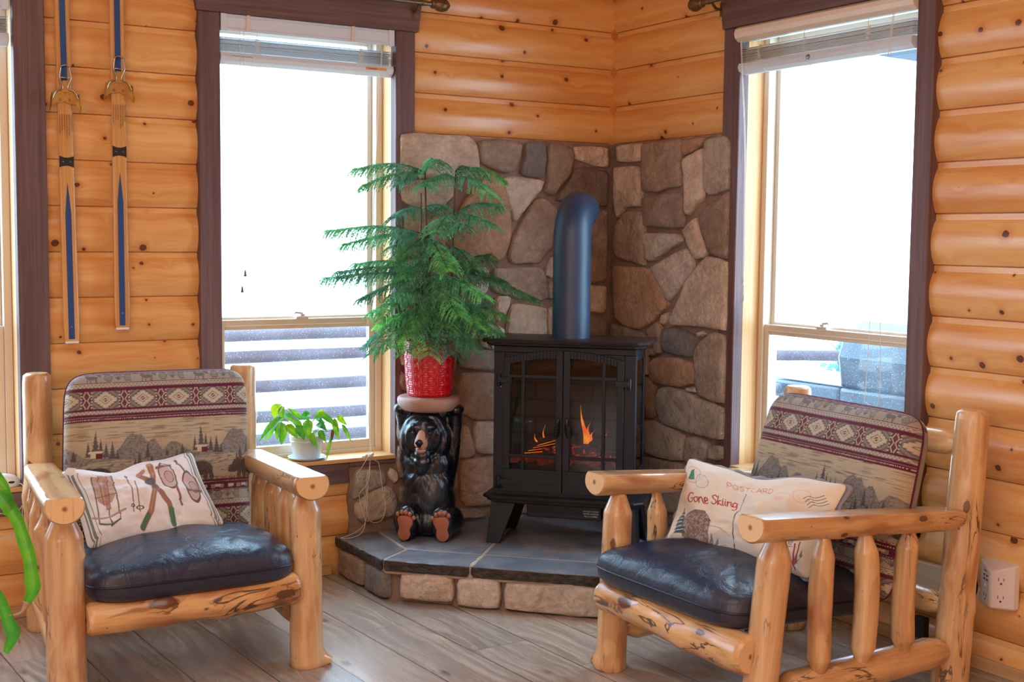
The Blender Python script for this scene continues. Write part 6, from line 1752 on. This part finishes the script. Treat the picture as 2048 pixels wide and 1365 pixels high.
# ------------------------------------------------------------------ throw pillows
GL = {'G':([[(.9,1.5),(.7,1.72),(.4,1.68),(.12,1.2),(.05,.6),(.25,.1),(.6,.05),(.85,.35),(.9,.78)],[(.5,.75),(.98,.80)]],1.1),
 'o':([[(.5,.95),(.2,.9),(.05,.5),(.2,.08),(.5,.05),(.7,.4),(.6,.85),(.4,.95)]],.82),'n':([[(.05,.95),(.1,0)],[(.1,.55),(.35,.92),(.55,.85),(.6,.3),(.78,0)]],.82),
 'e':([[(.05,.45),(.6,.55),(.55,.9),(.3,.95),(.08,.6),(.1,.2),(.35,.02),(.68,.15)]],.72),'S':([[(.85,1.45),(.65,1.7),(.3,1.65),(.15,1.3),(.4,1.0),(.75,.75),(.8,.35),(.55,.03),(.2,.08),(.05,.35)]],.95),
 'k':([[(.1,1.7),(.1,0)],[(.6,.9),(.12,.45),(.68,.02)]],.74),'i':([[(.1,.9),(.12,.15),(.27,0)],[(.1,1.22),(.12,1.3)]],.38),
 'g':([[(.6,.85),(.3,.95),(.05,.6),(.1,.15),(.35,.05),(.6,.4),(.62,.9),(.6,-.4),(.4,-.75),(.1,-.6)]],.82),
 'w':([[(0,.9),(.15,.05),(.35,.6),(.5,.05),(.75,.9)]],.85),'s':([[(.5,.85),(.2,.9),(.1,.65),(.45,.4),(.4,.05),(.05,.1)]],.6),'h':([[(.15,1.7),(.08,0)],[(.1,.5),(.35,.9),(.55,.75),(.6,0)]],.75),
 'y':([[(.05,.9),(.25,.2),(.5,.15)],[(.65,.9),(.45,-.3),(.1,-.7)]],.75),'u':([[(.05,.9),(.1,.15),(.35,.02),(.6,.3),(.62,.9),(.68,0)]],.8),'r':([[(.08,.9),(.1,0)],[(.1,.5),(.35,.9),(.55,.85)]],.6),
 '!':([[(.25,1.6),(.12,.4)],[(.08,.05),(.1,0)]],.4),' ':([],.55),
 'P':([[(0,0),(.02,1),(.5,.97),(.62,.72),(.45,.5),(.02,.46)]],.9),'O':([[(.35,1),(.05,.7),(.05,.3),(.35,0),(.68,.3),(.68,.7),(.35,1)]],.98),'Z':([[(.6,.85),(.35,1),(.08,.8),(.3,.52),(.6,.3),(.4,0),(.05,.12)]],.85),
 'T':([[(0,1),(.75,1)],[(.37,1),(.37,0)]],.9),'C':([[(.65,.85),(.35,1),(.05,.65),(.08,.25),(.4,0),(.68,.15)]],.9),'A':([[(0,0),(.35,1),(.7,0)],[(.12,.38),(.58,.38)]],.95),
 'R':([[(.02,0),(.02,1),(.5,.97),(.6,.72),(.45,.52),(.02,.48)],[(.3,.5),(.65,0)]],.92),'D':([[(.02,0),(.02,1),(.4,.95),(.68,.55),(.45,.05),(.02,0)]],.9)}
def write(A, txt, x0, y0, x1, y1, hgt, w, col, shear=0.0, k=1.0):
    tot = sum(GL[c][1] for c in txt); dx, dy = (x1-x0)/tot, (y1-y0)/tot; p = 0.0
    m = np.zeros(A.X.shape)
    for c in txt:
        for st in GL[c][0]:
            q = [(x0+(p+a+b*shear)*dx, y0+(p+a)*dy-b*hgt) for a, b in st]
            if len(q) > 2: q = [(v.x, v.y) for v in smooth_path([(a, b, 0) for a, b in q], 4)]
            m = np.maximum(m, A.seg(q, w))
        p += GL[c][1]
    A.put(m, col, k)
def pillow(name, label, corners, T, art, quad, nu, nv, seed, flange=None, slide=0.0, dip=.02, back_col=(200,194,186)):
    ctr = sum((V(c) for c in corners), V((0,0,0)))/4
    r = thing(name, label, 'throw pillow', (ctr.x, ctr.y, min(c[2] for c in corners)), 'throw pillows on the log armchairs')
    F, Bk, a, b, x, y, n = sheet(corners, T, nu, nv, p=16, pin=.055, e1=2.2, e2=1.55, puff=.006, wr=.022, seed=seed)
    dz = np.array([(0,0,-1.0)])*(dip*np.exp(-((a+.20)/.42)**2)*np.clip((b+1)/2, 0, 1)**2)[..., None]; F = F+dz; Bk = Bk+dz
    XY = bil([q + (0,) for q in quad], (a+1)/2 + slide*(1-a*a)*(1-b*b)**.5, (b+1)/2)
    A = Art(XY[..., 0], XY[..., 1], C3(247,245,245)); art(A, (a+1)/2, (b+1)/2)
    cb = np.ones(Bk.shape[:2]+(4,)); cb[..., :3] = C3(*back_col)
    o = gridmesh('cover', F, A.rgba(), M['linen'], r, closed_back=(Bk, cb))
    if flange:
        P = rim_path(F); c0 = ctr; vs = []; m = len(P); nn = V(n)
        for i, p in enumerate(P):
            d = (p-c0); d = d - nn*d.dot(nn); e = d.normalized()*(.014+.004*math.sin(i*.5)); vs += [p - nn*.004, p + e - nn*.010 + nn*.006*math.sin(i*.37), p + e*.9 - nn*.016, p - nn*.012]
        mb = MB(); mb.add(vs, [(4*i+k, 4*i+(k+1) % 4, 4*((i+1) % m)+(k+1) % 4, 4*((i+1) % m)+k) for i in range(m) for k in range(4)], 0, None, lin(*flange)); fl = mb.build('flange', M['linen'], r, sharp=180); fl['label'] = 'grey flange edge'
    return r, F
def art_sports(A, a, b):
    PK, GN, BR_, OL = C3(206,178,166), C3(104,118,104), C3(150,112,92), C3(120,96,88)
    for u0, w in ((.030,.010),(.052,.018),(.082,.007)): A.put(((np.abs(a-u0) < w/2)).astype(float), GN, .85)
    for u0, w in ((.970,.010),(.950,.018),(.922,.007)): A.put(((np.abs(a-u0) < w/2)).astype(float), GN, .85)
    # sled
    A.poly([(275,870),(405,850),(428,1000),(402,1060),(345,1078),(302,1040)], PK)
    A.poly([(345,860),(380,858),(388,1112),(355,1115)], C3(190,152,138))
    for p in ([(275,870),(293,1040),(302,1195)], [(405,850),(434,1010),(446,1182)]): A.line(p, 9, C3(130,124,114))
    for p in ([(312,862),(345,1078)], [(372,855),(385,1060)]): A.line(p, 5, BR_)
    for y_ in (945, 1020): A.line([(285,y_+5),(430,y_-15)], 4, OL, .8)
    A.line([(302,1195),(378,1218),(446,1184)], 12, GN); A.line([(372,1110),(378,1215)], 7, C3(110,104,98)); A.line([(258,1150),(330,1164),(380,1158),(485,1122)], 14, PK*.85)
    # poles
    A.line([(498,855),(538,970),(546,1140)], 7, BR_); A.line([(562,915),(590,1138)], 7, BR_); A.ringe(590,1112,22,11,5,C3(90,80,76)); A.ringe(542,1100,11,9,5,C3(90,80,76)); A.line([(500,850),(512,870)], 11, C3(110,120,100))
    # crossed skis
    A.line([(590,868),(650,918),(722,1000),(780,1080),(806,1190)], 34, C3(166,124,104)); A.line([(796,1120),(806,1190)], 34, C3(96,136,104)); A.line([(590,868),(620,850)], 30, C3(196,160,140))
    A.line([(655,808),(684,880),(690,1000),(660,1130),(602,1228)], 36, C3(176,134,112)); A.line([(640,1160),(602,1228)], 30, C3(96,136,104)); A.line([(655,812),(684,880),(690,1000),(658,1130)], 5, C3(200,164,142))
    A.disc(665,935,36,28,C3(110,100,104)); A.disc(700,975,24,20,C3(120,112,114))
    # snowshoes
    for cx, cy, rx, ry, an, tail in ((783,888,52,105,-.40,[(838,980),(872,1088)]), (940,955,46,108,-.28,[(895,850),(828,762)])):
        A.disc(cx,cy,rx,ry,C3(224,200,192),1,an); h = A.ell(cx,cy,rx,ry,an)
        A.put(((h < 1) & ((np.mod(A.X+A.Y,13) < 2.5) | (np.mod(A.X-A.Y,13) < 2.5))).astype(float), C3(176,146,138), .6)
        A.ringe(cx,cy,rx,ry,8,OL,1,an); A.line(tail, 15, C3(150,118,106)); A.disc(cx+12,cy+8,rx*.55,ry*.40,C3(206,176,164),1,an); A.ringe(cx+12,cy+8,rx*.55,ry*.40,4,OL,1,an)
    A.line([(706,842),(795,806)], 17, C3(140,112,106)); A.line([(918,1000),(1000,985)], 13, C3(140,112,106))
def art_postcard(A, a, b):
    A.c[:] = C3(240,226,204)
    RD, IN, GR = C3(186,52,62), C3(92,84,92), C3(70,142,104)
    A.ringe(368,322,82,84,5,C3(206,120,116),.9); A.ringe(455,400,70,66,4,C3(120,112,108),.9)
    A.poly([(385,265),(378,330),(372,372),(330,378),(312,362),(330,320),(350,285)], GR); A.line([(318,370),(385,268)], 7, C3(50,112,84)); A.disc(455,395,30,16,C3(216,220,222),.8)
    write(A, 'POZTCARD', 700, 438, 1180, 538, 54, 6, C3(214,110,116), .06)
    write(A, 'Gone Skiing', 318, 612, 795, 660, 56, 11, RD)
    A.ringe(1460,545,86,66,4,C3(226,170,150),.9); A.ringe(1280,575,72,56,4,C3(232,196,172),.8); A.disc(1260,590,44,30,C3(234,206,182),.7)
    for k in range(4):
        y0 = 560+k*24; x0 = 1478+k*14
        A.line([(v.x, v.y) for v in smooth_path([(x0,y0+14,0),(x0+45,y0-14,0),(x0+95,y0-4,0),(x0+140,y0-12,0),(x0+190,y0-32,0)], 5)], 5.5, IN)
    A.line([(v.x, v.y) for v in smooth_path([(896,518,0),(845,640,0),(800,800,0),(786,960,0),(806,1112,0)], 6)], 10, IN)
    write(A, 'wish you were here!', 868, 958, 1395, 1016, 34, 6, C3(86,80,96), .25); A.line([(868,968),(1080,1000),(1395,1034)], 6, C3(86,80,96))
    # lodge, snow, trees
    SN = C3(214,220,222)
    A.poly([(180,905),(300,945),(520,990),(740,950),(830,1040),(560,1040),(330,1000),(170,930)], SN, .7)
    A.poly([(270,800),(300,730),(400,710),(500,715),(552,800),(540,1018),(430,1010),(285,945)], C3(150,126,116)); LD_ = C3(86,70,70)
    for f in (760, 815, 870, 925, 975): A.line([(278,f-6),(545,f+32)], 4, LD_, .8)
    for f in (310, 350, 400, 450, 500): A.line([(f,730),(f-4,990)], 4, LD_, .6)
    A.line([(268,800),(300,728),(400,706),(500,712),(556,806)], 9, C3(104,92,92)); A.line([(400,708),(470,760),(552,806)], 5, LD_)
    A.put(((A.Y > 735) & (A.Y < 1000) & (A.X > 285) & (A.X < 540) & (hash2(np.floor(A.X/14), np.floor(A.Y/14)) > .62)).astype(float), C3(206,190,176), .55)
    def tr(cx, top, bot, w, col):
        f = np.clip((A.Y-top)/(bot-top), 0, 1); hw = w*f*(.5+.5*np.mod(f*7, 1)); A.put(((A.Y > top) & (A.Y < bot))*np.clip((hw-np.abs(A.X-cx-(f*-20)))/2+.3, 0, 1), col)
        A.put(((A.Y > top) & (A.Y < bot) & (np.mod(f*7, 1) < .3))*np.clip((hw*.8-np.abs(A.X-cx-(f*-20)))/2, 0, 1), C3(226,232,232), .8)
    tr(268, 640, 915, 66, C3(74,98,104)); tr(582, 925, 1010, 34, C3(78,104,104)); tr(640, 970, 1024, 24, C3(110,104,112))
    for p in ([(552,850),(640,880),(735,950)], [(600,860),(690,905)], [(430,1010),(560,1030),(720,1050)]): A.line(p, 4, C3(104,106,112), .8)
    A.disc(425,985,26,24,C3(120,112,120),.9); A.disc(528,1000,10,26,C3(170,70,76),.9)
    A.poly([(1265,1060),(1420,1085),(1500,1180),(1480,1280),(1300,1230)], C3(206,214,222), .7)
    for q in ((1290,1080,1150,22),(1330,1085,1165,22),(1378,1070,1185,28),(1455,1060,1190,26),(1500,1040,1120,16)): tr(*q, C3(84,96,96))
    A.line([(1420,1005),(1418,1100),(1428,1238)], 15, C3(152,60,68)); A.line([(1470,985),(1448,1110),(1436,1238)], 13, C3(168,76,82)); A.line([(1380,1240),(1440,1190),(1500,1100)], 5, C3(110,100,100))
p1, F1 = pillow('throw_pillow', 'white pillow printed with sled, crossed skis and snowshoes', [(-2.672,-.835,.425), (-2.196,-.800,.448), (-2.716,-.625,.656), (-2.246,-.585,.680)], .125, art_sports, [(228,1330),(1145,1165),(95,790),(950,690)], 340, 230, 2.3, slide=.045)
mb = MB(); q = V(F1[int(F1.shape[0]*.90), int(F1.shape[1]*.035)]) + V((-.004,-.012,.006))
mb.add([q, q+V((.026,-.004,-.018)), q+V((.040,.0,.012)), q+V((.014,.004,.016))], [(0,1,2,3)]); 
mb.add([p+V((0,-.0015,0)) for p in [q, q+V((.026,-.004,-.018)), q+V((.040,.0,.012)), q+V((.014,.004,.016))]], [(3,2,1,0)]); mb.build('care_tag', M['plastic'], p1, sharp=180)
p2, F2 = pillow('throw_pillow', 'cream postcard pillow with red Gone Skiing script and grey edge', [(-.955,-1.672,.428), (-.885,-2.285,.432), (-.785,-1.575,.694), (-.735,-2.290,.716)], .135, art_postcard, [(105,960),(1530,1300),(285,130),(1830,385)], 400, 270, 5.9, slide=-.10, flange=(150,148,160), back_col=(140,138,150))
# ------------------------------------------------------------------ daylight, added fill lights, camera
w = bpy.data.worlds.new('sky'); SC.world = w; w.use_nodes = True
nt = w.node_tree; nt.nodes.clear()
out = nt.nodes.new('ShaderNodeOutputWorld'); bg = nt.nodes.new('ShaderNodeBackground')
bg.inputs[0].default_value = (.50, .76, 1.0, 1); bg.inputs[1].default_value = 10.0
nt.links.new(bg.outputs[0], out.inputs[0])
def area(name, loc, rot, sx, sy, power, col):
    l = bpy.data.lights.new(name, 'AREA'); l.shape = 'RECTANGLE'; l.size = sx; l.size_y = sy; l.energy = power; l.color = col
    o = bpy.data.objects.new(name, l); o.location = loc; o.rotation_euler = rot; COL.objects.link(o); return o
def portal(P, s, rot):
    o = area('window_daylight', P((s[0]+s[1])/2, .205, (WZ0+WZ1)/2), rot, s[1]-s[0], WZ1-WZ0, 1, (1,1,1)); o.data.cycles.is_portal = True
portal(PL, W1, (PI/2, 0, 0)) ; portal(PL, W2, (PI/2, 0, 0)); portal(PL, W_ADDED, (PI/2, 0, 0)); portal(PR, W3, (PI/2, 0, -PI/2))
area('ceiling_fill', (-3.2,-3.6,ZT-.02), (0,0,0), 2.4, 2.4, 42, (.96,.98,1))  # unseen fill light added under the ceiling to brighten the room
area('ceiling_fill', (-5.6,-6.6,ZT-.02), (0,0,0), 2.4, 2.4, 46, (.96,.98,1))  # second added ceiling fill, no real fixture
area('rear_fill', (-4.6,-8.4,1.6), (PI/2,0,PI), 2.6, 1.8, 60, (.94,.97,1)).rotation_euler = (-PI/2, 0, 0)  # fill light added at the rear, mimicking a window that is not built
area('side_fill', (-7.4,-6.6,1.5), (0,-PI/2,0), 1.8, 2.6, 66, (.94,.97,1))  # fill light added at the far side, no window in that wall
cam = bpy.data.cameras.new('camera'); co = bpy.data.objects.new('camera', cam); COL.objects.link(co); SC.camera = co
r_ = V((0.8559628, -0.51693936, 0.010069)); u_ = V((0.0330782, 0.07418558, 0.99669571)); f_ = V((0.51597822, 0.85280138, -0.08059952))
mw = Matrix(((r_.x, u_.x, -f_.x, -3.609), (r_.y, u_.y, -f_.y, -5.0414), (r_.z, u_.z, -f_.z, 1.4539), (0,0,0,1)))
co.matrix_world = mw
cam.sensor_width = 36; cam.lens = 2548.77/2048*36; cam.clip_start = .05; cam.clip_end = 300
cam.dof.use_dof = True; cam.dof.focus_distance = 5.0; cam.dof.aperture_fstop = 11
vs_ = SC.view_settings; vs_.view_transform = 'Standard'; vs_.look = 'None'; vs_.gamma = 1; vs_.exposure = 0.32; vs_.use_curve_mapping = False
cy = SC.cycles
cy.max_bounces = 7; cy.diffuse_bounces = 4; cy.glossy_bounces = 3; cy.transmission_bounces = 4; cy.transparent_max_bounces = 12
cy.caustics_reflective = False; cy.caustics_refractive = False; cy.sample_clamp_indirect = 6
cy.use_denoising = True
try: cy.denoiser = 'OPENIMAGEDENOISE'; cy.denoising_input_passes = 'RGB_ALBEDO_NORMAL'
except Exception: pass
